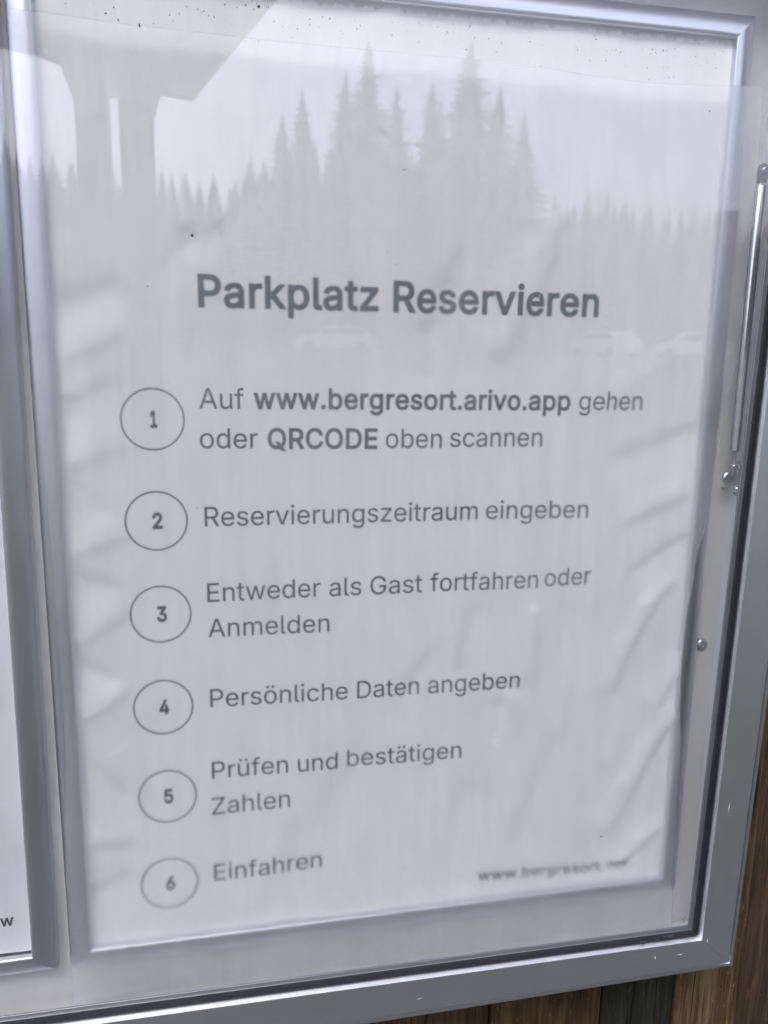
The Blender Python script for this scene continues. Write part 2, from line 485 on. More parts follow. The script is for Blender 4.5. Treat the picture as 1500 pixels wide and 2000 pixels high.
# small scratches in the door profile
vs, fs = [], []
for x, z, dx, dz, w in ((.5531, -.0640, .0003, -.0060, .0004), (.5760, -.0675, .0110, .0004, .00035), (.6115, -.0585, .0012, .0055, .0004), (.300, -.074, .008, .0006, .0003), (.6205, .09, .0006, .012, .0003), (.43, -.070, .0015, .0035, .0003)):
    k0 = len(vs); n = Vector((-dz, dx)).normalized() * w
    vs += [(x, -.03856, z), (x + dx / 2 + n.x, -.03856, z + dz / 2 + n.y), (x + dx, -.03856, z + dz), (x + dx / 2 - n.x, -.03856, z + dz / 2 - n.y)]
    fs.append((k0, k0 + 3, k0 + 2, k0 + 1))
link('scratches', mesh('scratches', vs, fs), M['scratch'], door, kind='stuff')

# ------------------------------------------------------------------ gas strut at the right wall
st = thing('gas_strut', (.611, -.006, .43), label="chrome gas strut fixed upright against the inner right wall of the case", category="gas strut")
def local(me, root):
    me.transform(Matrix.Translation(-Vector(root.location))); return me
link('cylinder', local(lathe([(.0004, 0), (.0040, 0), (.0058, .0012), (.0058, .236), (.0058, .2405), (.0040, .2425), (.0004, .2425)], (0, 0, 1), (.611, -.006, .4525), 36), st), M['chrome'], st)
link('piston_rod', local(lathe([(.0004, 0), (.0017, 0), (.0017, .0245), (.0004, .0245)], (0, 0, 1), (.611, -.006, .4285), 20), st), M['steel'], st)
link('ball_socket', local(lathe([(.0004, 0), (.0034, 0), (.0038, .001), (.0038, .009), (.0030, .010), (.0004, .010)], (0, 0, 1), (.611, -.006, .4300), 20), st), M['steel'], st)
bmv = [(.6065 + .0 , .6955), (.6140, .6955), (.6150, .7040), (.6150, .7075), (.6130, .7110), (.6105, .7122), (.6078, .7112), (.6062, .7080), (.6060, .7010)]
lug = link('end_lug', local(prism(bmv, -.0085, -.0045), st), M['steel'], st)
link('pin', local(lathe([(.0002, -.0035), (.0018, -.0035), (.0024, -.0025), (.0024, 0)], (0, 1, 0), (.6112, -.0085, .7065), 18), st), M['chrome'], st)
link('ball_disc', local(lathe([(.0003, -.0028), (.0050, -.0028), (.0062, -.0016), (.0062, 0), (.0003, 0)], (0, 1, 0), (.6098, -.0002, .4262), 26), st), M['steel'], st)
link('ball_stud', local(lathe([(.0003, -.003), (.0016, -.0026), (.0022, 0), (.0003, 0)], (0, 1, 0), (.6058, -.0005, .4165), 18), st), M['steel'], st)
pl = link('bracket_plate', local(box(.6203, .6221, -.0105, .0050, .4085, .4420, .0006, 2), st), M['steel'], st)
for z in (.4352, .4155):
    link('screw', local(lathe([(.0001, -.0040), (.0014, -.0038), (.0028, -.0030), (.0038, -.0014), (.0041, 0), (.0001, 0)], (1, -.55, .1), (.6200, -.0020, z), 22), st), M['chrome'], st)

# ------------------------------------------------------------------ snap frames (A1)
SNAP = [(0, .0035), (0, -.0050), (.025, -.0060), (.08, -.0066), (.2, -.0067), (.35, -.0063), (.5, -.0055), (.65, -.0044), (.8, -.0030), (.92, -.0014), (1, .0004), (1, .0119)]
def snap_frame(x0, x1, z0, z1, label, lean=0.0):
    r = thing('snap_frame', ((x0 + x1) / 2, .012, (z0 + z1) / 2), label=label, category="poster frame", group="aluminium snap frames on the back panel")
    inn = [(a - r.location.x, c - r.location.z) for a, c in rect(x0, x1, z0, z1)]
    inn[2] = (inn[2][0] + lean, inn[2][1]); inn[3] = (inn[3][0] + lean, inn[3][1])
    outq = grow(inn, .0200, .0200)
    bars(inn, outq, [(s, y - .012) for s, y in SNAP], 'frame_bar', M['snap'], r, gap=.00008, sharp=40)
    link('backing', (lambda m_: (m_.transform(Matrix.Translation(-Vector(r.location))), m_)[1])(box(x0 - .002, x1 + .002, .0075, .0118, z0 - .002, z1 + .002)), M['panel'], r)
    return r
snap_frame(0, .574, 0, .8132, "wide silver snap frame around the numbered parking poster")
snap_frame(-.0515 - .574, -.0515, .0002, .8134, "silver snap frame at the left beside the clear narrow gap, holding the w poster", .0066)

# ------------------------------------------------------------------ posters
CREASES = [(558, 324, 536, 297, 6, -1.2),(536, 297, 517, 260, 7, -1.4),(517, 260, 503, 218, 7, -1.0),(577, 240, 555, 198, 7, -0.9),(575, 185, 551, 148, 7, -1.3),(551, 148, 534, 110, 7, -1.3),(534, 110, 509, 60, 8, -1.1),(570, 59, 543, 38, 6, -1.2),(543, 38, 524, 20, 5, -1.4),(418, 656, 411, 626, 9, -1.0),(411, 626, 400, 595, 10, -1.2),(400, 595, 373, 546, 12, -1.0),(335, 623, 320, 597, 8, 0.7),(320, 597, 310, 558, 10, 0.8),(310, 558, 313, 523, 10, 0.7),(90, 607, 107, 631, 9, 0.6),(107, 631, 139, 636, 9, 0.5),(7, 573, 46, 589, 10, 0.8),(6, 533, 44, 554, 9, -0.7),(6, 492, 38, 509, 9, 0.8),(5, 451, 44, 463, 9, -0.8),(6, 429, 29, 407, 8, 0.8),(5, 373, 41, 389, 9, -0.9),(6, 351, 30, 341, 8, 0.9),(5, 296, 37, 318, 9, -0.9),(6, 273, 28, 258, 8, 0.9),(5, 226, 34, 243, 8, -0.8),(5, 178, 34, 145, 9, 0.8),(1, 103, 41, 108, 8, -0.7),(0, 51, 34, 63, 9, 0.8),(383, 206, 382, 174, 8, 0.9),(404, 210, 401, 172, 8, -0.7),(356, 301, 348, 245, 9, 0.8),(418, 297, 413, 235, 9, -0.8),(310, 258, 287, 203, 12, 0.6),(248, 165, 219, 93, 14, 0.6),(180, 108, 150, 26, 14, -0.6),(350, 117, 333, 7, 14, 0.6),(444, 163, 417, 59, 12, 0.6),(149, 501, 131, 449, 14, -0.5),(244, 557, 240, 518, 12, 0.5),(475, 502, 549, 540, 12, -0.6),(489, 444, 561, 468, 10, 0.8),(509, 390, 564, 414, 9, -0.8),(566, 363, 519, 334, 8, 0.9),]
CR = []
for x0, z0, x1, z1, w, a in CREASES:
    L = math.hypot(x1 - x0, z1 - z0) or 1
    CR.append((x0, z0, (x1 - x0) / L, (z1 - z0) / L, L, w * .55, a * (.95 if x0 < 90 else 1)))
def paper_y(x, z):
    """depth of the poster in mm for a point in mm, smaller is nearer the door"""
    y = .9
    y += .45 * math.sin(x / 61 + .4 * math.sin(z / 83)) * math.sin(z / 170 + 1.1)
    y += .42 * math.sin(x / 23 + z / 190 + .8) * (.4 + .6 * min(1, max(0, (z - 300) / 400)))
    y += .22 * math.sin(x / 13.5 - z / 60 + 1.5 * math.sin(z / 47))
    e = math.exp(-x / 28) if x > 0 else 1
    y += e * .55 * math.sin(z / 14.5 + 1.2 * math.sin(z / 31))
    e = math.exp(-(574 - x) / 38) if x < 574 else 1
    y += e * .50 * math.sin((z - x) / 19.0 + 1.5 * math.sin(z / 43)) * (1.0 if z < 420 else .4)
    e = math.exp(-max(0, 813 - z) / 22)
    y += e * .35 * math.sin(x / 7.5 + math.sin(x / 19))
    for x0, z0, dx, dz, L, w, a in CR:
        px, pz = x - x0, z - z0
        t = px * dx + pz * dz
        if t < -3 * w or t > L + 3 * w: continue
        d = -px * dz + pz * dx
        if dx < 0: d = -d
        if abs(d) > 7 * w: continue
        q = w if (d < 0) == (a < 0) else 2.4 * w        # steep under-side, gentle upper side
        g = math.exp(-d * d / (2 * q * q))
        tt = 0 if 0 <= t <= L else (t if t < 0 else t - L)
        y += a * 2.25 * g * math.exp(-tt * tt / (2 * w * w))
    return max(min(.9 + (y - .9) * 1.2, 5.0), -2.4)
def paper_yl(x, z):
    return 1.8 + .4 * math.sin(x / 80) * math.sin(z / 140) + .2 * math.sin(x / 30 + z / 90) + (1.0 * math.exp(-max(0, z - 2) / 7) * math.sin(x / 26 + .6))

def sheet_mesh(x0, x1, z0, z1, nx, nz, fn, thick=.25, wave=None):
    vs, fs = [], []
    for side in (0, 1):
        for j in range(nz + 1):
            for i in range(nx + 1):
                x = x0 + (x1 - x0) * i / nx; z = z0 + (z1 - z0) * j / nz
                if wave: z += wave(x, z)
                vs.append((x / 1000, (fn(x, z) + side * thick) / 1000, z / 1000))
    n = (nx + 1) * (nz + 1)
    for j in range(nz):
        for i in range(nx):
            a = j * (nx + 1) + i
            fs.append((a, a + 1, a + nx + 2, a + nx + 1)); fs.append((a + n, a + nx + 1 + n, a + nx + 2 + n, a + 1 + n))
    ring = [i for i in range(nx + 1)] + [j * (nx + 1) + nx for j in range(1, nz + 1)] + [nz * (nx + 1) + i for i in range(nx - 1, -1, -1)] + [j * (nx + 1) for j in range(nz - 1, 0, -1)]
    for a, b_ in zip(ring, ring[1:] + ring[:1]):
        fs.append((a, a + n, b_ + n, b_))
    return mesh('sheet', vs, fs, 60)

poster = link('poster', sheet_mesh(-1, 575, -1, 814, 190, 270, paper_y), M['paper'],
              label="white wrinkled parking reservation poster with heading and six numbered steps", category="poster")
poster2 = link('poster', sheet_mesh(-624, -42, 3, 814, 60, 90, paper_yl, wave=lambda x, z: (1.5 - 2.2 * math.sin((x + 52) / 40 + 1.9)) if z < 5 else 0), M['paper2'],
               label="white poster cut off by the picture's left edge, bold letter w near its bottom", category="poster")

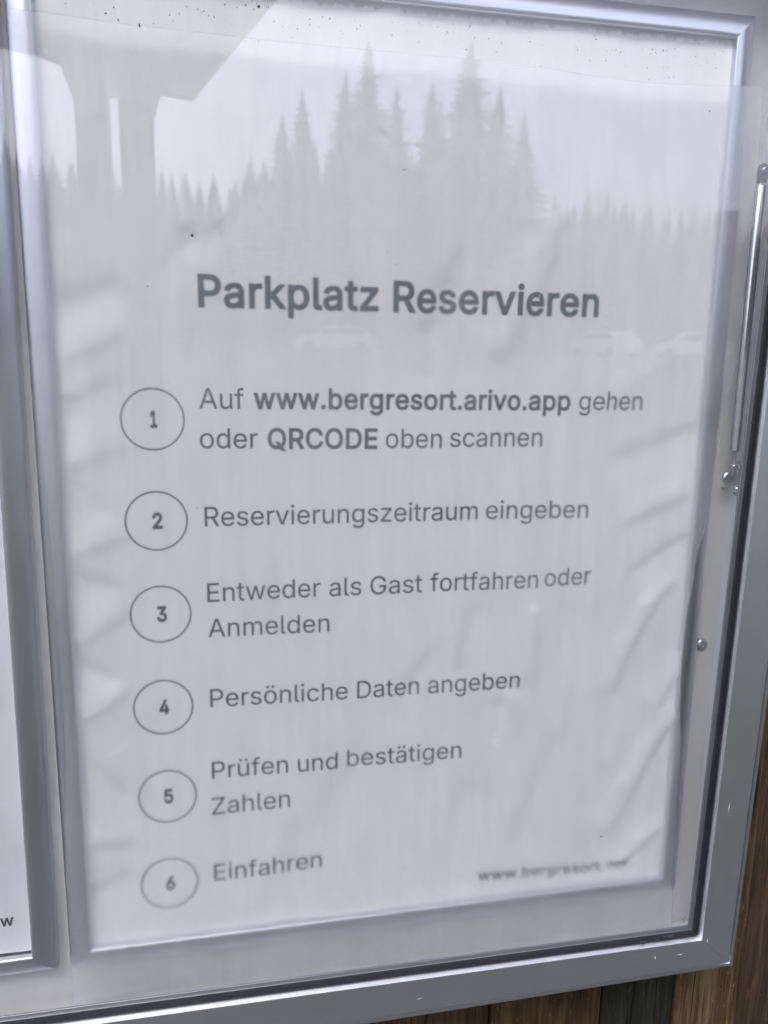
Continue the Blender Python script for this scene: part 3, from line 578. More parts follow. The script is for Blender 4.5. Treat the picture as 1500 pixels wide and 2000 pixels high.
# ------------------------------------------------------------------ printed lettering: glyph outlines in 1/1000 em (x y triples of bezier points)
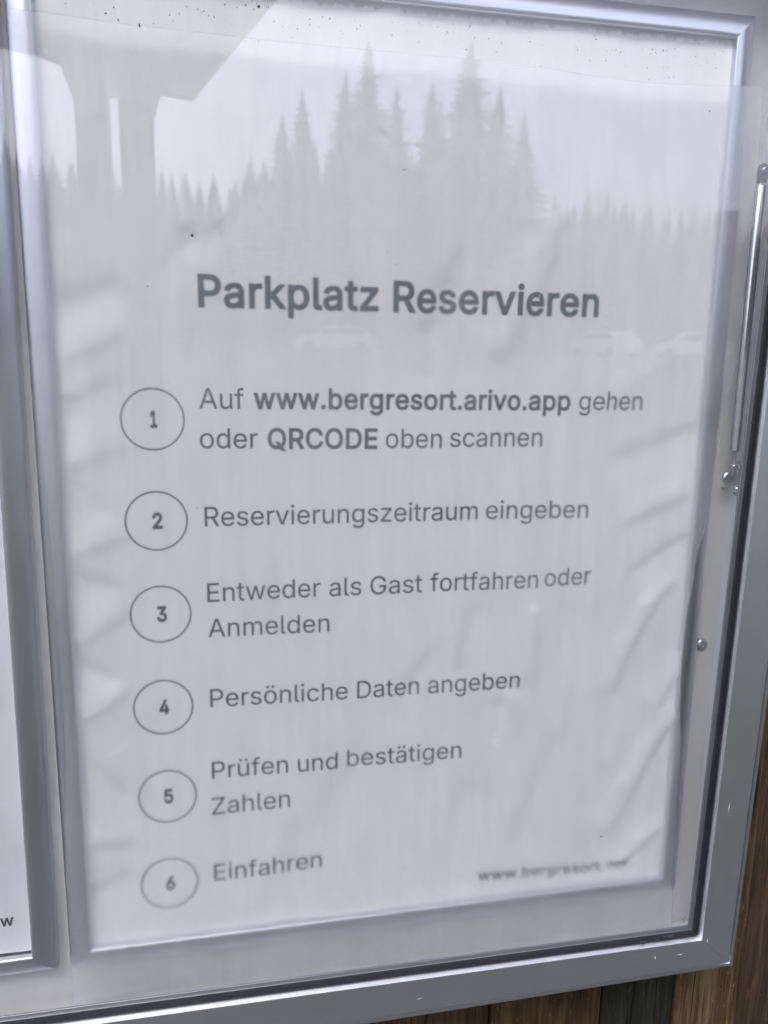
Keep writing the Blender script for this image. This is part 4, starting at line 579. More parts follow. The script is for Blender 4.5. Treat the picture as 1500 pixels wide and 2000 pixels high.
GL = {".":[[[108,-4,95,-4,83,-4],[72,0,63,9,54,18],[50,28,50,41,50,54],[54,65,63,73,72,82],[83,87,95,87,108,87],[119,82,128,73,137,65],[141,54,141,41,141,28],[137,18,128,9,119,0]]],"1":[[[181,0,76,0,76,18],[76,36,76,55,181,55],[286,55,391,55,391,36],[391,18,391,0,286,0]],[[250,509,276,509,276,339],[276,170,276,0,255,0],[234,0,212,0,212,149],[212,299,212,448,211,448],[210,448,209,448,168,418],[127,388,86,358,86,381],[86,404,86,427,123,454],[161,481,198,509,224,509]]],"2":[[[172,0,64,0,64,16],[64,32,64,47,121,108],[177,168,234,229,254,249],[270,267,282,282,295,298],[304,313,311,327,317,341],[320,356,320,371,320,390],[316,405,308,419,299,432],[288,442,273,449,259,456],[242,460,224,460,204,460],[187,456,172,447,158,439],[147,428,139,413,131,399],[127,382,127,362,107,362],[86,362,66,362,66,392],[72,419,86,442,100,465],[119,483,143,496,167,509],[194,516,225,516,255,516],[282,509,306,497,329,484],[348,467,361,445,374,424],[381,399,381,372,381,354],[378,335,371,318,364,300],[353,280,336,259,319,237],[296,211,267,180,229,140],[191,100,153,60,153,59],[153,58,153,57,231,57],[310,57,389,57,389,38],[389,19,389,0,281,0]]],"3":[[[252,-7,218,-7,187,-7],[158,-1,133,10,107,21],[86,37,70,57,54,78],[46,103,44,132,66,132],[87,132,109,132,111,114],[117,99,126,87,136,75],[149,65,165,59,181,53],[199,50,219,50,239,50],[258,53,275,61,292,68],[305,79,315,93,324,107],[329,124,329,145,329,163],[325,181,316,196,307,212],[293,224,275,234,256,243],[231,248,201,248,186,248],[172,248,157,248,157,265],[157,282,157,299,200,349],[244,399,288,448,288,450],[288,451,288,452,215,452],[142,452,70,452,70,471],[70,490,70,509,171,509],[272,509,372,509,372,493],[372,477,372,461,319,400],[265,339,211,278,211,282],[211,285,211,289,249,293],[281,288,308,276,335,263],[356,246,371,222,386,199],[393,173,393,145,393,115],[385,89,370,66,355,43],[335,25,309,12,282,0]]],"4":[[[164,105,40,105,40,123],[40,141,40,158,109,275],[178,392,247,509,268,509],[289,509,311,509,243,394],[176,280,109,166,109,165],[109,164,109,163,210,163],[312,163,413,163,413,144],[413,125,413,105,289,105]],[[302,0,282,0,282,40],[282,81,282,121,282,130],[282,138,282,146,282,203],[282,260,282,318,302,318],[322,318,343,318,343,212],[343,106,343,0,322,0]]],"5":[[[254,-7,221,-7,191,-7],[164,-1,140,11,116,23],[97,39,83,60,69,81],[61,104,60,130,81,130],[101,130,122,130,124,115],[129,101,138,89,147,77],[159,67,173,60,188,53],[204,50,221,50,242,50],[260,55,276,64,292,74],[305,87,314,104,323,121],[328,141,328,162,328,184],[323,204,314,221,304,238],[291,252,275,262,258,272],[239,277,218,277,201,277],[184,274,167,268,151,263],[138,255,128,246,108,248],[88,250,67,253,77,338],[86,423,96,509,186,509],[276,509,366,509,366,490],[366,471,366,452,294,452],[222,452,151,452,145,402],[139,352,134,301,135,301],[135,301,136,301,147,311],[161,319,178,325,194,331],[211,334,229,334,253,334],[274,329,294,321,313,313],[331,301,345,285,359,270],[371,252,379,231,387,210],[391,188,391,163,391,130],[384,101,369,76,354,50],[334,30,309,15,283,1]]],"6":[[[258,-7,226,-7,195,-7],[167,0,142,15,118,29],[98,49,84,74,71,100],[64,129,64,162,64,186],[69,212,80,239,91,266],[110,300,137,340,176,396],[214,453,252,509,276,509],[299,509,322,509,265,426],[208,344,151,261,149,261],[147,261,145,261,150,271],[157,280,165,288,174,296],[184,302,196,307,207,312],[221,314,235,314,266,314],[293,308,316,295,339,282],[357,263,370,240,382,216],[389,189,389,157,389,125],[382,97,368,73,354,48],[334,28,310,14,286,0]],[[207,48,226,48,246,48],[264,53,279,63,294,72],[306,85,314,101,323,118],[327,136,327,157,327,178],[323,197,314,213,306,230],[294,242,279,251,264,261],[246,265,226,265,207,265],[189,261,174,252,159,243],[147,230,138,214,129,198],[125,179,125,158,125,137],[129,118,138,102,147,85],[159,72,174,63,189,53]]],"A":[[[39,0,16,0,78,170],[140,339,201,509,226,509],[251,509,276,509,338,339],[401,170,463,0,440,0],[418,0,395,0,359,101],[323,202,287,302,281,321],[273,344,264,372,255,400],[245,435,232,478,236,478],[241,478,245,478,233,435],[222,399,213,371,204,343],[196,320,191,302,155,202],[120,101,85,0,62,0]],[[197,142,110,142,110,161],[110,180,110,199,197,199],[283,199,370,199,370,180],[370,161,370,142,283,142]]],"C":[[[293,-7,267,-7,223,-7],[184,4,150,25,116,46],[89,76,70,115,50,154],[40,201,40,254,40,308],[50,354,70,393,89,432],[116,462,150,484,184,505],[223,516,267,516,293,516],[317,512,340,504,363,497],[384,486,402,471,420,457],[436,439,448,418,460,398],[468,374,473,348,451,348],[430,348,408,348,404,366],[398,381,389,395,381,408],[370,419,357,428,345,438],[331,444,315,449,300,454],[284,456,267,456,236,456],[208,448,184,432,159,417],[139,394,125,364,111,334],[103,297,103,254,103,211],[111,175,125,145,140,115],[159,92,184,76,209,61],[236,53,267,53,284,53],[300,55,315,60,331,65],[345,71,357,81,370,90],[381,101,389,114,398,128],[404,143,408,160,430,160],[451,160,473,160,469,135],[460,111,448,91,436,70],[421,52,402,38,384,23],[363,12,341,5,318,-3]]],"D":[[[271,0,219,0,178,0],[137,0,96,0,96,19],[96,38,96,57,136,57],[175,57,215,57,256,57],[291,65,318,81,345,97],[366,119,379,149,392,179],[399,214,399,255,399,296],[392,331,379,361,366,390],[346,412,320,428,293,444],[260,452,221,452,178,452],[136,452,93,452,93,471],[93,490,93,509,137,509],[181,509,225,509,275,509],[317,499,353,478,388,458],[415,429,433,391,452,353],[462,308,462,255,462,202],[452,157,433,119,414,81],[387,51,351,31,314,10]],[[103,509,125,509,125,339],[125,170,125,0,103,0],[82,0,60,0,60,170],[60,339,60,509,82,509]]],"E":[[[165,0,60,0,60,170],[60,339,60,509,164,509],[268,509,372,509,372,490],[372,471,372,452,290,452],[207,452,125,452,125,396],[125,341,125,286,202,286],[278,286,355,286,355,267],[355,248,355,229,278,229],[202,229,125,229,125,172],[125,114,125,57,208,57],[292,57,375,57,375,38],[375,19,375,0,270,0]]],"G":[[[309,-7,269,-7,223,-7],[184,4,149,25,115,46],[88,77,69,116,50,155],[40,201,40,254,40,308],[50,354,69,393,88,432],[115,462,149,484,183,505],[221,516,265,516,292,516],[317,512,340,504,364,496],[385,484,403,469,422,454],[437,437,449,416,461,396],[470,373,474,349,452,349],[430,349,408,349,403,365],[396,380,387,393,379,406],[368,417,356,427,344,436],[330,444,315,448,300,453],[283,456,265,456,235,456],[208,448,183,432,159,417],[139,394,125,364,111,334],[103,297,103,254,103,211],[111,175,125,145,140,115],[159,92,184,76,209,61],[237,53,269,53,297,53],[323,59,345,71,367,83],[384,101,396,123,409,146],[415,172,415,202,421,201],[428,200,434,199,384,199],[333,199,283,199,283,218],[283,237,283,256,348,256],[413,256,478,256,478,237],[478,219,478,200,478,158],[469,122,451,91,433,60],[408,36,377,19,345,2]]],"O":[[[311,-7,267,-7,223,-7],[184,4,150,25,116,46],[90,76,70,115,50,154],[40,201,40,254,40,308],[50,354,70,393,90,432],[116,462,150,484,184,505],[223,516,267,516,311,516],[350,505,384,484,418,462],[444,432,464,393,483,354],[493,308,493,254,493,201],[483,154,464,115,444,76],[418,46,384,25,350,4]],[[236,53,267,53,297,53],[325,61,349,76,374,91],[394,114,408,144,423,174],[430,211,430,254,430,298],[423,335,408,365,394,395],[374,417,349,433,325,448],[297,456,267,456,236,456],[209,448,184,433,159,417],[140,394,125,364,111,334],[103,297,103,254,103,211],[111,174,125,144,140,114],[159,92,184,76,209,61]]],"P":[[[82,0,60,0,60,170],[60,339,60,509,118,509],[177,509,235,509,274,509],[307,502,332,487,358,473],[377,454,390,430,402,405],[409,378,409,348,409,317],[402,290,390,265,377,241],[358,222,332,207,307,193],[274,186,235,186,193,186],[151,186,109,186,109,205],[109,224,109,242,150,242],[191,242,233,242,259,242],[281,247,297,256,313,265],[325,278,333,294,341,310],[344,328,344,348,344,368],[341,386,333,402,325,417],[313,430,297,439,280,448],[259,452,232,452,196,452],[160,452,125,452,125,301],[125,151,125,0,103,0]]],"Q":[[[274,121,245,159,268,159],[290,159,313,159,332,134],[351,109,369,85,374,78],[379,71,384,65,412,27],[440,-10,468,-48,446,-48],[423,-48,401,-48,382,-23],[364,2,346,27,341,33],[336,39,331,46,302,84]],[[311,-7,267,-7,223,-7],[184,4,150,25,116,46],[90,76,70,115,50,154],[40,201,40,254,40,308],[50,354,70,393,90,432],[116,462,150,484,184,505],[223,516,267,516,311,516],[350,505,384,484,418,462],[444,432,464,393,483,354],[493,308,493,254,493,201],[483,154,464,115,444,76],[418,46,384,25,350,4]],[[236,53,267,53,297,53],[325,61,349,76,374,91],[394,114,408,144,423,174],[430,211,430,254,430,298],[423,335,408,365,394,395],[374,417,349,433,325,448],[297,456,267,456,236,456],[209,448,184,433,159,417],[140,394,125,364,111,334],[103,297,103,254,103,211],[111,174,125,144,140,114],[159,92,184,76,209,61]]],"R":[[[82,0,60,0,60,170],[60,339,60,509,119,509],[177,509,236,509,275,509],[307,502,333,489,359,475],[378,457,390,433,403,410],[409,382,409,352,409,321],[403,295,390,271,378,248],[359,230,333,217,307,204],[275,198,236,198,189,198],[143,198,96,198,96,217],[96,236,96,255,142,255],[188,255,234,255,260,255],[281,259,298,267,314,275],[326,286,334,300,341,315],[345,332,345,352,345,372],[341,390,334,405,326,420],[314,431,298,440,281,448],[259,452,233,452,197,452],[161,452,125,452,125,301],[125,151,125,0,103,0]],[[378,0,353,0,312,76],[271,153,230,229,254,229],[279,229,303,229,344,153],[386,76,428,0,403,0]]],"Z":[[[161,0,42,0,42,15],[42,31,42,46,119,159],[196,272,273,385,284,400],[295,415,306,431,318,446],[329,461,341,476,343,469],[346,461,348,454,327,453],[306,453,285,452,264,452],[244,452,223,452,162,452],[101,452,40,452,40,471],[40,490,40,509,159,509],[278,509,397,509,397,493],[397,477,397,462,321,351],[245,240,169,129,158,113],[146,97,134,81,122,65],[110,49,97,33,95,40],[93,47,90,54,111,55],[132,56,152,57,173,57],[193,57,214,57,276,57],[338,57,399,57,399,38],[399,19,399,0,280,0]]],"a":[[[182,-9,160,-9,136,-9],[114,-4,94,5,75,14],[59,27,48,45,36,62],[30,83,30,108,30,130],[35,147,43,161,52,175],[63,185,78,193,92,201],[108,207,125,211,143,215],[160,218,178,220,201,223],[219,225,234,227,248,228],[258,231,265,235,272,239],[276,245,276,255,276,255],[276,256,276,257,276,272],[273,286,267,297,261,308],[252,316,240,322,228,328],[213,331,196,331,178,331],[162,328,149,322,136,317],[126,309,118,301,110,292],[104,283,100,274,80,280],[61,285,41,291,50,314],[62,332,79,346,95,360],[113,369,133,375,153,381],[173,384,194,384,208,384],[223,383,239,379,255,376],[271,370,286,360,301,351],[313,338,322,320,332,303],[337,280,337,251,337,168],[337,84,337,0,317,0],[297,0,277,0,277,17],[277,35,277,52,275,52],[274,52,272,52,268,43],[261,34,252,25,243,15],[230,7,215,1,200,-5]],[[155,45,170,45,193,45],[212,50,228,59,243,68],[255,79,263,93,271,107],[276,122,276,138,276,155],[276,173,276,190,273,187],[268,184,259,182,251,180],[242,178,231,176,221,174],[210,172,200,171,190,170],[182,169,175,168,161,166],[147,163,134,159,121,154],[111,148,103,139,96,131],[92,119,92,105,92,92],[95,81,102,72,109,63],[118,57,130,52,142,48]]],"b":[[[261,-8,229,-8,206,-8],[187,-4,172,4,158,12],[146,21,138,31,129,42],[123,51,118,59,116,59],[114,59,112,59,112,39],[112,20,112,0,92,0],[72,0,53,0,53,170],[53,339,53,509,73,509],[93,509,114,509,114,446],[114,382,114,319,115,319],[117,319,118,319,123,327],[129,336,137,346,145,356],[157,365,171,373,186,381],[205,384,229,384,261,384],[289,376,313,361,337,345],[356,322,370,293,383,263],[390,229,390,189,390,149],[383,114,370,84,356,55],[337,32,313,16,289,0]],[[197,47,220,47,244,47],[263,53,279,66,295,78],[308,95,316,117,324,138],[328,162,328,189,328,216],[324,240,316,261,308,282],[296,299,280,311,264,324],[244,330,220,330,197,330],[177,324,161,312,145,300],[133,284,125,263,117,242],[113,217,113,189,113,161],[117,136,125,115,133,94],[146,77,162,65,178,53]]],"c":[[[226,-8,207,-8,173,-8],[143,0,117,16,91,33],[71,56,56,85,41,114],[34,149,34,187,34,227],[41,262,56,291,71,321],[91,343,117,360,143,376],[173,384,207,384,226,384],[243,382,260,377,276,372],[292,365,305,356,319,347],[330,335,340,322,350,309],[357,294,362,277,342,272],[322,267,303,262,300,272],[296,281,290,289,285,297],[278,305,270,311,262,317],[253,322,242,325,232,328],[220,330,207,330,182,330],[161,323,145,310,129,297],[116,280,108,258,100,237],[96,213,96,187,96,162],[100,139,108,117,116,96],[129,79,145,66,161,53],[182,46,207,46,220,46],[232,48,243,52,253,55],[263,60,271,66,279,72],[286,80,292,89,297,97],[301,107,304,117,324,112],[343,107,363,102,358,85],[351,70,341,56,332,43],[320,31,306,21,293,12],[277,4,261,-1,244,-6]]],"d":[[[219,-8,195,-8,164,-8],[136,0,111,16,87,32],[68,55,55,84,41,114],[34,149,34,189,34,229],[41,263,55,293,69,322],[88,345,112,361,136,376],[164,384,196,384,219,384],[238,381,253,373,268,365],[279,356,287,346,296,336],[302,327,306,319,308,319],[309,319,311,319,311,382],[311,446,311,509,331,509],[351,509,372,509,372,339],[372,170,372,0,352,0],[332,0,313,0,313,20],[313,39,313,59,311,59],[309,59,307,59,302,51],[295,42,287,31,278,21],[267,12,252,4,238,-4]],[[181,47,205,47,227,47],[247,53,263,65,279,77],[291,94,299,115,308,136],[312,161,312,189,312,217],[308,242,300,263,292,284],[279,300,263,312,247,324],[228,330,205,330,181,330],[161,324,145,311,129,299],[116,282,108,261,100,240],[96,216,96,189,96,162],[100,138,109,117,117,95],[129,78,145,66,161,53]]],"e":[[[238,-8,212,-8,175,-8],[143,0,117,16,90,33],[70,56,56,85,41,114],[34,148,34,187,34,226],[41,260,55,290,69,319],[89,343,115,359,141,376],[171,384,205,384,226,384],[246,381,266,374,285,367],[303,356,319,341,335,326],[348,306,357,282,366,258],[371,228,371,194,371,186],[371,178,371,169,272,169],[174,169,75,169,75,187],[75,204,75,221,163,221],[250,221,338,221,329,215],[319,208,310,202,310,227],[306,249,298,269,290,288],[278,303,263,314,247,325],[228,330,205,330,182,330],[163,325,146,313,130,302],[118,288,109,270,100,251],[96,232,96,211,96,200],[96,189,96,178,96,150],[101,126,110,106,120,87],[134,72,151,61,168,51],[189,46,212,46,228,46],[241,48,254,53,266,57],[277,64,285,73,294,82],[301,93,306,105,325,101],[345,96,365,91,359,71],[349,54,335,39,321,24],[303,13,283,4,262,-4]]],"f":[[[154,379,228,379,228,362],[228,344,228,327,154,327],[80,327,6,327,6,344],[6,362,6,379,80,379]],[[101,0,81,0,81,144],[81,288,81,432,81,453],[86,471,96,486,106,500],[119,511,135,519,152,526],[169,530,187,530,201,530],[213,529,222,527,232,525],[238,523,243,521,238,503],[233,486,227,468,224,470],[220,471,215,472,210,473],[203,474,195,474,176,474],[163,469,154,460,146,451],[142,437,142,419,142,279],[142,140,142,0,121,0]]],"g":[[[238,-151,207,-151,179,-151],[155,-147,134,-140,113,-132],[96,-123,82,-110,69,-98],[58,-84,51,-69,67,-60],[84,-50,101,-41,107,-49],[113,-57,122,-66,130,-75],[141,-82,154,-88,168,-94],[186,-97,207,-97,238,-97],[263,-90,282,-75,302,-60],[311,-37,311,-6,311,19],[311,44,311,68,310,68],[308,68,306,68,301,60],[295,51,287,41,278,32],[267,23,252,16,238,8],[219,5,195,5,164,5],[137,12,113,27,88,41],[69,62,55,90,41,118],[34,152,34,191,34,230],[41,264,55,293,69,322],[88,345,112,361,137,376],[165,384,196,384,220,384],[239,381,253,373,268,365],[280,356,288,346,297,336],[303,327,308,319,309,319],[311,319,313,319,313,339],[313,359,313,379,333,379],[353,379,372,379,372,250],[372,121,372,-9,372,-42],[365,-69,350,-90,335,-111],[316,-126,291,-136,266,-146]],[[181,59,205,59,228,59],[248,64,264,75,280,86],[292,101,300,121,308,141],[312,165,312,193,312,220],[308,243,300,264,292,284],[280,301,264,312,248,324],[228,330,205,330,181,330],[161,324,145,312,129,299],[117,283,109,262,100,242],[96,219,96,193,96,166],[100,143,109,123,117,103],[129,87,145,76,162,65]]],"h":[[[114,249,114,227,114,151],[114,76,114,0,93,0],[73,0,53,0,53,170],[53,339,53,509,73,509],[93,509,114,509,114,435],[114,361,114,287,110,287],[106,287,102,287,114,322],[131,347,152,362,174,377],[199,384,227,384,253,384],[276,379,295,369,315,358],[330,342,341,321,352,299],[357,273,357,240,357,160],[357,80,357,0,337,0],[316,0,296,0,296,78],[296,157,296,235,296,265],[288,288,273,304,258,321],[237,329,210,329,192,329],[175,325,161,317,146,309],[135,298,126,283,118,267]]],"i":[[[73,0,53,0,53,126],[53,253,53,379,73,379],[93,379,114,379,114,253],[114,126,114,0,93,0]],[[95,443,84,443,72,443],[62,447,54,455,45,462],[41,472,41,483,41,494],[45,504,54,512,62,520],[72,524,84,524,95,524],[106,520,114,512,122,504],[126,494,126,483,126,472],[122,462,114,455,106,447]]],"k":[[[132,158,110,137,110,162],[110,187,110,212,113,212],[117,212,121,212,175,268],[230,323,284,379,310,379],[335,379,360,379,301,319],[243,259,184,199,182,199],[179,199,177,199,155,178]],[[73,0,53,0,53,170],[53,339,53,509,73,509],[93,509,114,509,114,339],[114,170,114,0,93,0]],[[320,0,294,0,245,62],[197,124,148,186,162,200],[177,214,191,229,252,152],[312,76,372,0,346,0]]],"l":[[[147,-2,139,-2,110,-2],[88,5,74,20,60,35],[53,57,53,84,53,226],[53,367,53,509,73,509],[93,509,114,509,114,372],[114,235,114,99,114,81],[116,69,120,62,125,55],[133,52,146,52,152,52],[157,52,160,53,164,53],[167,54,170,54,173,37],[177,20,181,3,175,1],[169,0,162,-1,154,-2]]],"m":[[[73,0,53,0,53,126],[53,253,53,379,72,379],[92,379,112,379,112,351],[112,323,112,295,111,295],[109,295,108,295,113,316],[121,332,132,346,144,359],[157,369,172,376,187,383],[203,386,219,386,247,386],[270,378,287,361,305,344],[316,322,321,295,318,295],[315,295,312,295,317,313],[325,329,337,343,349,357],[364,367,381,375,398,382],[416,386,437,386,459,386],[479,381,497,372,515,362],[530,348,541,328,551,309],[557,285,557,255,557,170],[557,85,557,0,536,0],[516,0,496,0,496,85],[496,169,496,254,496,281],[488,301,473,313,457,325],[439,330,419,330,402,330],[387,327,374,320,362,313],[352,303,345,290,339,278],[335,263,335,247,335,165],[335,82,335,0,315,0],[295,0,274,0,274,87],[274,173,274,260,274,281],[267,298,253,311,239,324],[221,330,199,330,185,330],[171,327,158,320,144,313],[134,303,126,289,118,276],[114,258,114,238,114,159],[114,79,114,0,93,0]]],"n":[[[114,249,114,227,114,151],[114,76,114,0,93,0],[73,0,53,0,53,126],[53,253,53,379,72,379],[92,379,112,379,112,349],[112,318,112,287,109,287],[106,287,102,287,114,322],[131,347,152,362,174,377],[199,384,227,384,253,384],[276,379,295,369,314,358],[330,342,341,321,352,299],[357,273,357,240,357,160],[357,80,357,0,337,0],[316,0,296,0,296,78],[296,157,296,235,296,265],[288,288,273,304,258,321],[237,329,210,329,192,329],[175,325,161,317,146,309],[135,298,126,283,118,267]]],"o":[[[242,-8,207,-8,173,-8],[143,0,117,16,91,33],[71,56,56,85,41,114],[34,149,34,187,34,227],[41,262,56,291,71,321],[91,343,117,360,143,376],[173,384,207,384,242,384],[273,376,299,360,325,343],[345,321,359,291,374,262],[381,227,381,187,381,149],[374,114,359,85,345,56],[325,33,299,16,273,0]],[[182,46,207,46,233,46],[254,53,270,66,287,79],[299,96,307,117,315,139],[319,162,319,187,319,213],[315,236,307,258,299,280],[287,297,270,310,254,323],[233,330,207,330,182,330],[161,323,145,310,129,297],[116,280,108,258,100,237],[96,213,96,187,96,162],[100,139,108,117,116,96],[129,79,145,66,161,53]]],"p":[[[73,-143,53,-143,53,31],[53,205,53,379,72,379],[92,379,112,379,112,359],[112,339,112,319,114,319],[116,319,118,319,123,327],[129,336,137,346,145,356],[157,365,171,373,186,381],[205,384,229,384,261,384],[289,376,313,361,337,345],[356,322,370,293,383,263],[390,229,390,189,390,149],[383,114,370,84,356,55],[337,32,313,16,289,0],[261,-8,229,-8,206,-8],[187,-4,173,4,158,12],[146,21,138,31,130,42],[123,51,118,59,117,59],[115,59,114,59,114,-8],[114,-76,114,-143,93,-143]],[[197,47,220,47,244,47],[263,53,279,66,295,78],[308,95,316,117,324,138],[328,162,328,189,328,216],[324,240,316,261,308,282],[296,299,280,311,264,324],[244,330,220,330,197,330],[177,324,161,312,145,300],[133,284,125,263,117,242],[113,217,113,189,113,161],[117,136,125,115,133,94],[146,77,162,65,178,53]]],"r":[[[73,0,53,0,53,126],[53,253,53,379,72,379],[92,379,112,379,112,360],[112,340,112,321,113,321],[114,321,115,321,122,340],[135,355,152,367,170,379],[190,385,213,385,218,385],[223,385,229,384,235,384],[240,384,243,384,243,363],[243,343,243,322,242,323],[237,323,230,324,223,325],[215,326,207,326,189,326],[173,322,159,315,145,307],[134,297,126,284,118,270],[114,255,114,237,114,158],[114,79,114,0,93,0]]],"s":[[[211,-8,182,-8,156,-8],[133,-4,112,3,92,11],[75,23,62,38,49,53],[40,72,36,94,55,98],[74,102,94,107,99,86],[109,70,124,60,139,50],[158,45,181,45,208,45],[229,51,244,62,260,74],[268,87,268,103,268,116],[263,127,254,136,245,144],[231,151,212,155,191,160],[170,165,149,170,115,178],[89,191,72,208,55,225],[47,247,47,274,47,296],[53,315,65,332,77,348],[94,361,115,370,136,380],[160,384,187,384,213,384],[235,380,254,372,272,365],[287,353,299,339,310,325],[319,309,324,290,305,286],[287,281,268,277,263,292],[255,304,243,316,230,327],[212,333,187,333,165,333],[146,327,131,317,116,306],[109,293,109,277,109,263],[114,252,124,243,134,235],[150,228,172,223,191,218],[210,214,229,209,264,201],[290,188,306,171,323,154],[331,133,331,107,331,84],[325,64,312,47,300,30],[282,16,260,6,237,-3]]],"t":[[[138,379,204,379,204,362],[204,344,204,327,138,327],[72,327,6,327,6,344],[6,362,6,379,72,379]],[[65,345,65,471,85,471],[106,471,126,471,126,347],[126,222,126,98,126,81],[129,69,136,61,143,54],[154,50,170,50,174,50],[179,50,185,51,191,52],[197,53,202,54,206,36],[209,19,213,2,207,0],[200,-2,192,-3,184,-4],[176,-4,168,-4,136,-4],[110,4,92,21,74,38],[65,62,65,93,65,219]]],"u":[[[211,-5,182,-5,157,-5],[134,0,115,11,95,21],[80,37,69,59,58,80],[53,107,53,139,53,219],[53,299,53,379,73,379],[93,379,114,379,114,301],[114,222,114,144,114,114],[121,91,137,75,152,58],[173,50,200,50,218,50],[235,54,249,62,264,70],[275,81,283,97,292,112],[296,131,296,153,296,228],[296,304,296,379,316,379],[337,379,357,379,357,253],[357,126,357,0,337,0],[318,0,298,0,298,31],[298,61,298,92,301,92],[304,92,307,92,295,57],[279,32,257,17,235,2]]],"v":[[[184,0,163,0,114,126],[66,253,17,379,40,379],[62,379,84,379,111,305],[138,230,165,155,174,132],[181,110,187,87,193,64],[199,42,206,21,198,21],[191,21,184,21,191,42],[197,64,203,87,209,110],[216,132,224,155,251,230],[278,305,305,379,327,379],[349,379,371,379,323,253],[275,126,226,0,205,0]]],"w":[[[158,0,138,0,99,126],[61,253,23,379,44,379],[66,379,87,379,103,324],[118,269,133,214,140,191],[147,165,154,137,161,108],[168,76,175,41,172,41],[168,41,165,41,172,75],[179,106,186,135,193,163],[199,190,206,214,221,269],[237,324,252,379,273,379],[295,379,316,379,332,324],[347,269,362,214,368,190],[375,164,382,136,388,107],[395,76,402,41,399,41],[395,41,391,41,399,75],[406,107,413,135,420,164],[427,190,434,214,449,269],[465,324,480,379,502,379],[523,379,545,379,506,253],[468,126,429,0,409,0],[389,0,368,0,352,57],[335,114,319,172,314,189],[309,207,305,225,300,243],[295,261,291,280,286,299],[281,318,277,338,281,338],[286,338,291,338,286,319],[281,299,277,280,272,261],[267,243,263,225,258,206],[253,189,248,172,231,114],[215,57,199,0,178,0]]],"z":[[[141,0,42,0,42,15],[42,30,42,46,112,137],[183,228,254,320,254,321],[254,322,254,323,185,323],[117,323,48,323,48,342],[48,361,48,379,143,379],[238,379,333,379,333,363],[333,347,333,331,264,241],[195,150,126,60,126,59],[126,58,126,56,197,56],[268,56,339,56,339,38],[339,19,339,0,240,0]]],"ä":[[[182,-9,160,-9,136,-9],[114,-4,94,5,75,14],[59,27,48,45,36,62],[30,83,30,108,30,130],[35,147,43,161,52,175],[63,185,78,193,92,201],[108,207,125,211,143,215],[160,218,178,220,201,223],[219,225,234,227,248,228],[258,231,265,235,272,239],[276,245,276,255,276,255],[276,256,276,257,276,272],[273,286,267,297,261,308],[252,316,240,322,228,328],[213,331,196,331,178,331],[162,328,149,322,136,317],[126,309,118,301,110,292],[104,283,100,274,80,280],[61,285,41,291,50,314],[62,332,79,346,95,360],[113,369,133,375,153,381],[173,384,194,384,208,384],[223,383,239,379,255,376],[271,370,286,360,301,351],[313,338,322,320,332,303],[337,280,337,251,337,168],[337,84,337,0,317,0],[297,0,277,0,277,17],[277,35,277,52,275,52],[274,52,272,52,268,43],[261,34,252,25,243,15],[230,7,215,1,200,-5]],[[155,45,170,45,193,45],[212,50,228,59,243,68],[255,79,263,93,271,107],[276,122,276,138,276,155],[276,173,276,190,273,187],[268,184,259,182,251,180],[242,178,231,176,221,174],[210,172,200,171,190,170],[182,169,175,168,161,166],[147,163,134,159,121,154],[111,148,103,139,96,131],[92,119,92,105,92,92],[95,81,102,72,109,63],[118,57,130,52,142,48]],[[272,443,261,443,250,443],[240,447,233,455,225,462],[221,472,221,483,221,494],[225,504,233,512,240,519],[250,523,261,523,272,523],[282,519,290,512,298,504],[301,494,301,483,301,472],[298,462,290,455,282,447]],[[129,443,117,443,106,443],[97,447,89,455,81,462],[77,472,77,483,77,494],[81,504,89,512,97,519],[106,523,117,523,129,523],[138,519,146,512,154,504],[158,494,158,483,158,472],[154,462,146,455,138,447]]],"ö":[[[242,-8,207,-8,173,-8],[143,0,117,16,91,33],[71,56,56,85,41,114],[34,149,34,187,34,227],[41,262,56,291,71,321],[91,343,117,360,143,376],[173,384,207,384,242,384],[273,376,299,360,325,343],[345,321,359,291,374,262],[381,227,381,187,381,149],[374,114,359,85,345,56],[325,33,299,16,273,0]],[[182,46,207,46,233,46],[254,53,270,66,287,79],[299,96,307,117,315,139],[319,162,319,187,319,213],[315,236,307,258,299,280],[287,297,270,310,254,323],[233,330,207,330,182,330],[161,323,145,310,129,297],[116,280,108,258,100,237],[96,213,96,187,96,162],[100,139,108,117,116,96],[129,79,145,66,161,53]],[[290,443,279,443,268,443],[259,447,251,455,243,462],[239,472,239,483,239,494],[243,504,251,512,259,519],[268,523,279,523,290,523],[300,519,308,512,316,504],[320,494,320,483,320,472],[316,462,308,455,300,447]],[[147,443,136,443,124,443],[115,447,107,455,99,462],[95,472,95,483,95,494],[99,504,107,512,115,519],[124,523,136,523,147,523],[156,519,164,512,172,504],[176,494,176,483,176,472],[172,462,164,455,156,447]]],"ü":[[[211,-5,182,-5,157,-5],[134,0,115,11,95,21],[80,37,69,59,58,80],[53,107,53,139,53,219],[53,299,53,379,73,379],[93,379,114,379,114,301],[114,222,114,144,114,114],[121,91,137,75,152,58],[173,50,200,50,218,50],[235,54,249,62,264,70],[275,81,283,97,292,112],[296,131,296,153,296,228],[296,304,296,379,316,379],[337,379,357,379,357,253],[357,126,357,0,337,0],[318,0,298,0,298,31],[298,61,298,92,301,92],[304,92,307,92,295,57],[279,32,257,17,235,2]],[[288,443,277,443,266,443],[256,447,248,455,240,462],[236,472,236,483,236,494],[240,504,248,512,256,519],[266,523,277,523,288,523],[298,519,305,512,313,504],[317,494,317,483,317,472],[313,462,305,455,298,447]],[[144,443,133,443,122,443],[112,447,104,455,97,462],[93,472,93,483,93,494],[97,504,104,512,112,519],[122,523,133,523,144,523],[154,519,162,512,170,504],[173,494,173,483,173,472],[170,462,162,455,154,447]]]}
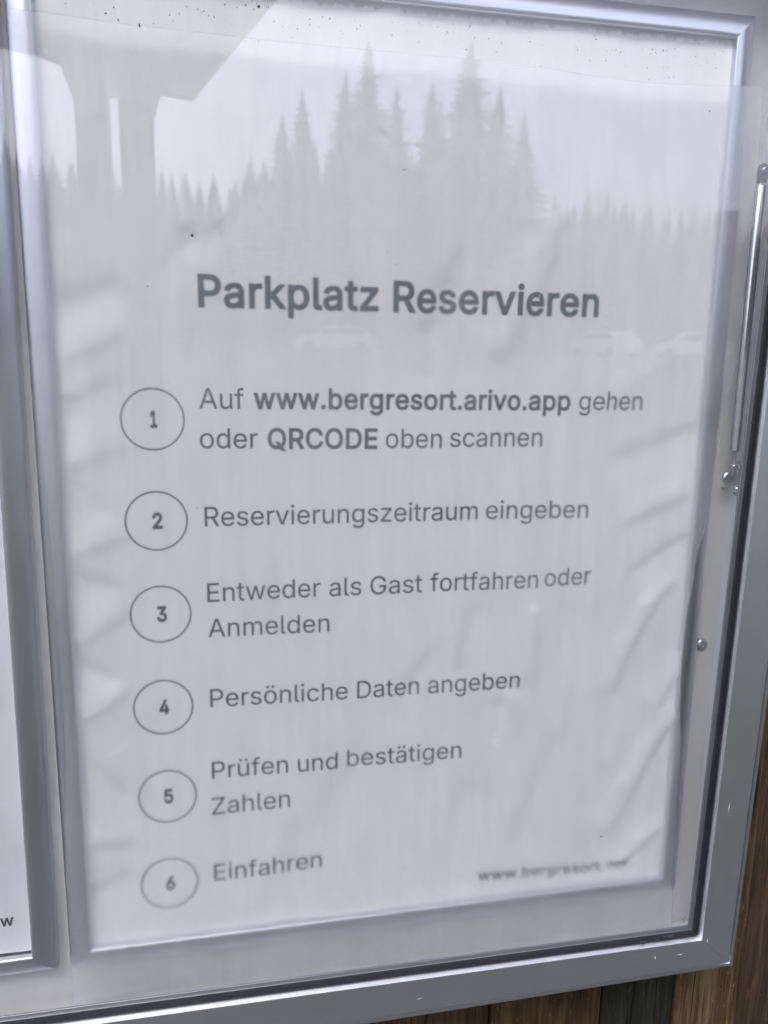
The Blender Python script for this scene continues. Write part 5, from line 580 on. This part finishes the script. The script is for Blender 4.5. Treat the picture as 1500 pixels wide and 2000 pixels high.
ADV = {".": 188, "1": 453, "2": 453, "3": 453, "4": 453, "5": 453, "6": 453, "A": 480, "C": 510, "D": 502, "E": 419, "G": 520, "O": 533, "P": 445, "Q": 533, "R": 449, "Z": 438, "a": 389, "b": 424, "c": 396, "d": 424, "e": 404, "f": 254, "g": 425, "h": 410, "i": 167, "k": 381, "l": 189, "m": 610, "n": 410, "o": 415, "p": 424, "r": 259, "s": 365, "t": 227, "u": 410, "v": 389, "w": 567, "z": 380, "ä": 389, "ö": 415, "ü": 410, " ": 188}
from mathutils.geometry import delaunay_2d_cdt
_cache = {}
def glyph(ch, off):
    """triangles of one character; off thickens its strokes (bold)"""
    key = (ch, off)
    if key in _cache: return _cache[key]
    loops = []
    for sp in GL[ch]:
        pts = []
        n = len(sp)
        for a, c in zip(sp, sp[1:] + sp[:1]):
            p0, p1, p2, p3 = (a[2], a[3]), (a[4], a[5]), (c[0], c[1]), (c[2], c[3])
            L = math.hypot(p3[0] - p0[0], p3[1] - p0[1])
            if L < .5: continue
            cross = abs((p1[0] - p0[0]) * (p3[1] - p0[1]) - (p1[1] - p0[1]) * (p3[0] - p0[0])) / L
            seg = max(3 if cross > 1.5 else 1, int(L / 55) + 1)
            for k in range(seg):
                t = k / seg; u = 1 - t
                if cross <= 1.5: pts.append((p0[0] + (p3[0] - p0[0]) * t, p0[1] + (p3[1] - p0[1]) * t)); continue
                pts.append((u**3 * p0[0] + 3 * u * u * t * p1[0] + 3 * u * t * t * p2[0] + t**3 * p3[0],
                            u**3 * p0[1] + 3 * u * u * t * p1[1] + 3 * u * t * t * p2[1] + t**3 * p3[1]))
        loops.append(pts)
    def area(q): return sum(a[0] * c[1] - c[0] * a[1] for a, c in zip(q, q[1:] + q[:1]))
    sg = 1 if max((area(q) for q in loops), key=abs) > 0 else -1
    res = []
    for q in loops:
        n = len(q); r = []
        for k in range(n):
            a, c, d = q[k - 1], q[k], q[(k + 1) % n]
            e1 = Vector((c[0] - a[0], c[1] - a[1])).normalized(); e2 = Vector((d[0] - c[0], d[1] - c[1])).normalized()
            n1 = Vector((e1.y, -e1.x)); n2 = Vector((e2.y, -e2.x)); m_ = (n1 + n2)
            if m_.length < 1e-6: m_ = n1
            m_.normalize()
            s = off * 1000 * sg / max(.5, m_.dot(n1))
            r.append((c[0] + m_.x * s, c[1] + m_.y * s))
        res.append(r)
    V, E = [], []
    for r in res:
        b0 = len(V); V += [Vector(q) for q in r]; E += [(b0 + k, b0 + (k + 1) % len(r)) for k in range(len(r))]
    xs = [v.x for v in V]; ys = [v.y for v in V]
    gx = min(xs) + 31
    while gx < max(xs):
        gy = min(ys) + 29
        while gy < max(ys):
            V.append(Vector((gx + .37, gy + .41))); gy += 62
        gx += 62
    vo, eo, fo, *_r = delaunay_2d_cdt(V, E, [], 0, 1e-3)
    F = []
    for f in fo:
        cx = sum(vo[i].x for i in f) / len(f); cy = sum(vo[i].y for i in f) / len(f)
        wn_ = 0
        for r in res:
            for (ax, ay), (bx, by) in zip(r, r[1:] + r[:1]):
                if (ay <= cy) != (by <= cy):
                    if (cx < ax + (bx - ax) * (cy - ay) / (by - ay)): wn_ += 1 if by > ay else -1
        if wn_ * sg > 0: F.append(tuple(f))
    used = sorted({i for f in F for i in f}); mp = {i: k for k, i in enumerate(used)}
    _cache[key] = ([(vo[i].x / 1000, vo[i].y / 1000, 0) for i in used], [tuple(mp[i] for i in f) for f in F])
    return _cache[key]

STYLE = {0: (17.0, .004), 1: (17.0, .021), 2: (24.6, .021), 3: (10.8, .017), 4: (12.9, .033)}   # cap height mm, stroke gain
def word(text, x0, z0, x1, z1, style, parent, surf, name='printed_word', material=None):
    cap, off = STYLE[style]
    sc = cap / 509 * 1000
    pen = 0; vs = []; fs = []; lo = 1e9; hi = -1e9
    for ch in text:
        if ch != ' ':
            V, F = glyph(ch, off)
            b0 = len(vs)
            vs += [((x * 1000 + pen) / 1000, y, k) for x, y, k in V]
            fs += [tuple(b0 + i for i in f) for f in F]
            lo = min(lo, min(v[0] for v in vs[b0:])); hi = max(hi, max(v[0] for v in vs[b0:]))
        pen += ADV[ch] + (14 if off > .01 else 0)
    L = math.hypot(x1 - x0, z1 - z0)
    kx = L / (hi - lo)
    ux, uz = (x1 - x0) / L, (z1 - z0) / L
    bm = bmesh.new()
    bv = []
    for x, y, k in vs:
        a = (x - lo) * kx; h = y * sc
        v = bm.verts.new((x0 + ux * a, k, z0 + uz * a + h)); bv.append(v)
    for f in fs:
        try: bm.faces.new([bv[i] for i in f])
        except ValueError: pass
    for v in bm.verts:
        k = v.co.y
        v.co = Vector((v.co.x / 1000, (surf(v.co.x, v.co.z) - .22 - .03 * k) / 1000, v.co.z / 1000))
    bm.normal_update()
    for f in bm.faces:
        if f.normal.y > 0: f.normal_flip()
    me = bpy.data.meshes.new(name); bm.to_mesh(me); bm.free()
    return link(name, me, material or M['ink'], parent)

WORDS = [('Parkplatz', 111.9, 576.0, 262.0, 576.1, 2),
('Reservieren', 274.5, 575.7, 463.3, 575.6, 2),
('Auf', 110.3, 493.1, 147.4, 492.7, 0),
('www.bergresort.arivo.app', 155.1, 493.1, 441.6, 491.7, 1),
('gehen', 449.9, 491.7, 513.3, 491.7, 0),
('oder', 110.0, 459.9, 158.4, 459.4, 0),
('QRCODE', 166.5, 459.1, 262.4, 458.2, 1),
('oben', 269.8, 458.5, 321.0, 458.0, 0),
('scannen', 328.5, 458.9, 416.3, 458.5, 0),
('Reservierungszeitraum', 112.1, 392.4, 357.0, 391.6, 0),
('eingeben', 364.7, 391.9, 465.9, 390.3, 0),
('Entweder', 112.5, 324.6, 211.9, 325.2, 0),
('als', 219.8, 324.8, 249.3, 324.6, 0),
('Gast', 257.5, 324.5, 306.1, 324.7, 0),
('fortfahren', 313.6, 325.0, 419.6, 323.5, 0),
('oder', 426.1, 324.6, 472.9, 325.2, 0),
('Anmelden', 112.4, 292.2, 220.1, 291.5, 0),
('Persönliche', 112.4, 226.2, 237.3, 224.9, 0),
('Daten', 246.0, 224.6, 305.8, 224.4, 0),
('angeben', 314.2, 224.3, 405.6, 223.9, 0),
('Prüfen', 112.1, 155.9, 181.6, 156.0, 0),
('und', 190.5, 155.6, 228.1, 155.4, 0),
('bestätigen', 237.1, 156.1, 349.3, 155.5, 0),
('Zahlen', 111.1, 119.7, 183.0, 121.2, 0),
('Einfahren', 111.5, 51.9, 212.9, 54.3, 0),
('www.bergresort.', 371.3, 18.7, 508.7, 12.9, 3),
('nrw', 513.8, 14.0, 535.7, 17.3, 3),
('w', -77.4, 29.7, -65.8, 29.6, 3),]
for t, a, b_, c, d, s in WORDS:
    if t == 'w': word(t, a, b_, c, d, s, poster2, paper_yl, 'printed_letter')
    else: word(t, a, b_, c, d, s, poster, paper_y, 'printed_heading' if s == 2 else 'printed_word', M['inkhead'] if s == 2 else None)
for k, (cx, cz) in enumerate(((72.5, 484.2), (72.3, 398.3), (72.8, 315.6), (71.8, 229.4), (72.4, 142.7), (71.2, 54.7))):
    R_, w = 25.2, .72
    vs, fs = [], []
    n = 96
    for i in range(n):
        t = 6.28318 * i / n
        for q in (R_ - w, R_ + w):
            x, z = cx + q * math.cos(t), cz + q * math.sin(t)
            vs.append((x / 1000, (paper_y(x, z) - .12) / 1000, z / 1000))
    for i in range(n):
        j = (i + 1) % n
        fs.append((2 * i, 2 * j, 2 * j + 1, 2 * i + 1))
    link('printed_circle', mesh('ring', vs, fs), M['ink'], poster)
    wd = 5.6 if k == 0 else 8.6
    word(str(k + 1), cx - wd / 2 + .8, cz - 6.3, cx + wd / 2 + .8, cz - 6.3, 4, poster, paper_y, 'printed_number')

# ------------------------------------------------------------------ milky plastic cover sheet, leaning: top on the frame, foot near the door
LX = [(-60, -15.5), (60, -17), (230, -10), (345, -10.9), (410, -11.7), (513, -14.9), (602, -16.6), (782, -15.1)]
RX = [(-60, 580), (60, 581), (150, 580), (200, 574.5), (240, 571), (280, 572), (337, 577), (396, 586), (487, 594), (550, 602), (709, 603.8), (774, 602)]
TZ = [(-15, 782), (85, 778), (200, 776), (340, 775.5), (396, 774), (456, 770.5), (490, 770), (602, 774)]
YZ = [(-60, -21.4), (-20, -19.0), (8, -11.0), (70, -8.8), (130, -8.0), (200, -7.8), (800, -7.8)]
def cover_y(x, z):
    y = interp(YZ, z)
    m_ = math.exp(-((x - 250) / 215) ** 4) * math.exp(-((z - 330) / 240) ** 4)
    y += 3.6 * m_
    m2 = math.exp(-((x - 300) / 260) ** 4) * math.exp(-((z - 600) / 130) ** 2)
    y += 1.2 * m2
    y += .35 * math.sin(x / 120 + z / 210) * (1 if z < 740 else .2) * (1 if 20 < x < 550 else 0.0)
    return y
vs, fs = [], []
NX, NZ = 110, 150
for side in (0, 1):
    for j in range(NZ + 1):
        for i in range(NX + 1):
            s, t = i / NX, j / NZ
            xa = -15 + 617 * s
            zt = interp(TZ, xa); z = -60 + (zt + 60) * t
            x = interp(LX, z) * (1 - s) + interp(RX, z) * s
            vs.append((x / 1000, (cover_y(x, z) - side * 1.0) / 1000, z / 1000))
n = (NX + 1) * (NZ + 1)
for j in range(NZ):
    for i in range(NX):
        a = j * (NX + 1) + i
        fs.append((a, a + NX + 1, a + NX + 2, a + 1)); fs.append((a + n, a + 1 + n, a + NX + 2 + n, a + NX + 1 + n))
ring = [i for i in range(NX + 1)] + [j * (NX + 1) + NX for j in range(1, NZ + 1)] + [NZ * (NX + 1) + i for i in range(NX - 1, -1, -1)] + [j * (NX + 1) for j in range(NZ - 1, 0, -1)]
for a, b_ in zip(ring, ring[1:] + ring[:1]): fs.append((a, b_, b_ + n, a + n))
link('plastic_sheet', mesh('cover', vs, fs, 60), M['sheet'],
     label="loose milky plastic cover sheet leaning in front of the parking poster", category="plastic sheet")

# ------------------------------------------------------------------ what stands across the car park and mirrors in the door glass
def spruce_mesh(h, w, seed, tiers, bare=.06):
    r = random.Random(seed); vs, fs = [], []
    for k in range(tiers):
        t = k / (tiers - 1)
        zz = h * (bare + (1 - bare) * t ** .92)
        L = w * .5 * (1 - t) ** .85 * r.uniform(.72, 1.15) + .10
        nb = max(5, int(13 * (1 - t) + 5))
        for i in range(nb):
            a = r.random() * 6.283; l = L * r.uniform(.6, 1.12); dr = -l * r.uniform(.18, .42)
            ca, sa = math.cos(a), math.sin(a); wd = .16 + .20 * l
            m3 = 3
            prev = None
            for q in range(m3 + 1):
                f = q / m3; rr = l * f; z_ = zz + dr * f + .10 * l * f * f; ww = wd * (1 - f * .92) * r.uniform(.7, 1.2)
                c = (ca * rr, sa * rr, z_)
                k0 = len(vs)
                vs += [(c[0] - sa * ww, c[1] + ca * ww, z_ - ww * .55), (c[0], c[1], z_ + .06), (c[0] + sa * ww, c[1] - ca * ww, z_ - ww * .55)]
                if prev is not None: fs += [(prev, prev + 1, k0 + 1, k0), (prev + 1, prev + 2, k0 + 2, k0 + 1)]
                prev = k0
    k0 = len(vs); m_ = 9                                   # dense twigs round the stem
    for j in range(12):
        t = j / 11; rr = w * .5 * .50 * (1 - t) ** .85 + .03
        for i in range(m_):
            a = 6.283 * (i + .5 * (j % 2)) / m_; q = rr * r.uniform(.75, 1.2)
            vs.append((math.cos(a) * q, math.sin(a) * q, h * (bare + (1 - bare) * t ** .92) - q * .3))
    for j in range(11):
        for i in range(m_):
            a, c = k0 + j * m_ + i, k0 + j * m_ + (i + 1) % m_
            fs.append((a, c, c + m_, a + m_))
    k0 = len(vs); vs += [(-.04, 0, h * .97), (.04, 0, h * .97), (0, .04, h * .97), (0, 0, h * 1.035)]
    fs += [(k0, k0 + 1, k0 + 3), (k0 + 1, k0 + 2, k0 + 3), (k0 + 2, k0, k0 + 3)]
    return mesh('spruce', vs, fs)
SM = [spruce_mesh(18, 9.4, 11, 62), spruce_mesh(18, 7.6, 12, 58), spruce_mesh(18, 10.8, 13, 66)]
for q in SM: q.materials.append(M['needles'])
TM = lathe([(.30, 0), (.24, 3), (.15, 10), (.04, 17.4)], (0, 0, 1), (0, 0, 0), 9); TM.materials.append(M['bark'])
TREES = [(4.71, 14.9, 0, "slim spruce, left one of a close pair mirrored above the poster heading"),
         (5.68, 15.7, 1, "slim spruce, taller right one of a close pair mirrored above the heading"),
         (8.55, 17.6, 1, "tall spruce just left of the twin-topped clump's highest tip, mirrored in the glass"),
         (9.45, 18.5, 0, "tall spruce, highest tip of the mirrored clump above the heading's middle"),
         (11.2, 16.2, 1, "thin spruce mirrored in the dip between the two tall clumps"),
         (13.3, 16.5, 1, "slender spruce mirrored just left of the tallest tree"),
         (14.5, 16.3, 1, "narrow spruce half merged with the tallest mirrored tree"),
         (16.11, 19.6, 2, "tallest dark spruce mirrored at the top of the glass"),
         (17.6, 16.6, 0, "bushy spruce mirrored under the right shoulder of the tallest tree"),
         (19.4, 15.3, 0, "short spruce mirrored beside the blank top right area of the poster")]
for x, top, k, lab in TREES:
    y = -50 - (x * 7 % 3)
    g = ground_z(x, y)
    sc = (top - g) / (18 * 1.035)
    tr_ = thing('spruce_tree', (x, y, g), label=lab, category="tree", group="spruce trees across the car park")
    tr_.scale = (sc, sc, sc); tr_.rotation_euler.z = x
    link('crown', SM[k], None, tr_); link('trunk', TM, None, tr_)
# the wood behind them reads as one mass
bm = bmesh.new()
rs = random.Random(21)
def top_at(x):
    return interp([(-60, 13.2), (-13, 13.4), (-11, 13.5), (-6.5, 12.9), (1, 12.8), (4, 14.2), (8, 15.2), (14, 15.4), (20, 14.8), (24, 13.0), (27, 12.3), (45, 12.0), (110, 13)], x)
small = [spruce_mesh(18, 11.5, 31, 46, .0), spruce_mesh(18, 10.0, 32, 46, .0)]
src = [([tuple(v.co) for v in q.vertices], [tuple(p_.vertices) for p_ in q.polygons]) for q in small]
vs, fs = [], []
for row in range(4):
    x = -70
    while x < 120:
        x += rs.uniform(.8, 1.7) if row < 2 else rs.uniform(1.8, 3)
        y = -58 - row * 4.5 + rs.uniform(-1.5, 1.5); g = ground_z(x, y)
        k_ = (-y + .0) / 60.0
        tp = (.54 + (top_at(x / k_) - .54) * k_) - (0 if row < 3 else 1.5) - abs(rs.gauss(0, .9)) + (.8 if rs.random() < .07 else 0)
        V, F = src[rs.randrange(2)]
        sc = (tp - g) / 18.6; a = rs.random() * 6.28; wf = rs.uniform(.7, 1.15); ca, sa = math.cos(a) * sc * wf, math.sin(a) * sc * wf
        b0 = len(vs)
        vs += [(x + ca * p_[0] - sa * p_[1], y + sa * p_[0] + ca * p_[1], g + p_[2] * sc) for p_ in V]
        fs += [tuple(b0 + i for i in f) for f in F]
link('forest', mesh('forest', vs, fs), M['needles'], kind='stuff', label="dark spruce forest edge mirrored across the whole glass", category="forest")

# timber shelter with paired posts
shx, shy = -.54, -6.07
sh = thing('timber_shelter', (shx, shy, ground_z(shx, shy)), label="dark timber shelter with paired posts mirrored at the glass's top left", category="shelter")
def shp(me):
    me.transform(Matrix.Translation(-Vector(sh.location))); return me
gz = ground_z(shx, shy)
link('post', shp(box(-.80, -.57, -6.2, -6.0, gz, 2.75, .01)), M['wood_dark'], sh)
link('post', shp(box(-.495, -.26, -6.2, -6.0, gz, 2.75, .01)), M['wood_dark'], sh)
link('brace', shp(prism([(-.79, 2.24), (-.92, 2.60), (-.70, 2.70), (-.60, 2.4)], -6.16, -6.04)), M['wood_dark'], sh)
link('brace', shp(prism([(-.27, 2.16), (-.18, 2.42), (-.30, 2.6), (-.42, 2.4)], -6.16, -6.04)), M['wood_dark'], sh)
link('tie_beam', shp(box(-.60, -.45, -6.17, -6.03, 2.34, 2.8)), M['wood_dark'], sh)
link('gable_board', shp(prism([(-3.6, 2.75), (-1.28, 2.635), (-1.06, 2.60), (-.90, 2.55), (-.5, 2.36), (-.2, 2.40), (-.06, 2.385), (.03, 2.375), (.13, 2.50), (.62, 3.07), (2.3, 5.0), (2.0, 6.2), (-3.6, 6.2)], -6.25, -6.1)), M['wood_dark'], sh)
link('roof', shp(prism([(-3.9, 6.2), (2.1, 6.2), (2.45, 5.05), (2.6, 5.15), (2.3, 6.4), (-3.9, 6.4)], -9.5, -5.9)), M['wood_dark'], sh)

# square post and parked cars farther off
gp = link('square_post', box(8.37, 8.66, -12.3, -12.0, ground_z(8, -12), 2.86, .02), M['wood_grey'],
          label="square dark post mirrored over the right frame bar", category="post")
def car(x, y, h, w, label, rot=0.0):
    g = ground_z(x, y); L = 4.3
    r = thing('parked_car', (x, y, g), label=label, category="car", group="white cars parked across the car park")
    r.rotation_euler.z = rot
    prof = [(-L / 2, .32), (-L / 2 + .05, .75), (-L / 2 + .5, .95), (-L / 2 + 1.1, 1.0), (-L / 2 + 1.75, h), (L / 2 - 1.0, h), (L / 2 - .25, 1.02), (L / 2, .85), (L / 2, .32)]
    me = prism(prof, -w / 2, w / 2)
    bm = bmesh.new(); bm.from_mesh(me); bmesh.ops.bevel(bm, geom=bm.edges[:], offset=.06, segments=2, affect='EDGES'); bm.to_mesh(me); bm.free()
    link('body', me, M['white_paint'], r)
    for s in (-1, 1):
        link('window', prism([(-L / 2 + 1.25, 1.02), (-L / 2 + 1.82, h - .1), (L / 2 - 1.08, h - .1), (L / 2 - .45, 1.04)], s * (w / 2 + .004), s * (w / 2 - .03)), M['car_glass'], r)
        for xx in (-L / 2 + .8, L / 2 - .8):
            link('wheel', lathe([(.05, -.1), (.31, -.1), (.33, 0), (.31, .1), (.05, .1)], (0, 1, 0), (xx, s * (w / 2 - .08), .33), 18), M['tyre'], r)
        link('headlight', box(-L / 2 - .01, -L / 2 + .08, s * w * .36 - .16, s * w * .36 + .16, .66, .8, .02), M['lamp'], r)
    return r
car(26.6, -42, 1.50, 1.8, "white car mirrored right of the heading, the wider pale patch", rad(20))
car(21.9, -43, 1.45, 1.75, "white car mirrored just right of the heading, the smaller pale patch", rad(75))
car(6.5, -43, 1.42, 1.75, "white car mirrored faintly below the first word of the heading", rad(8))
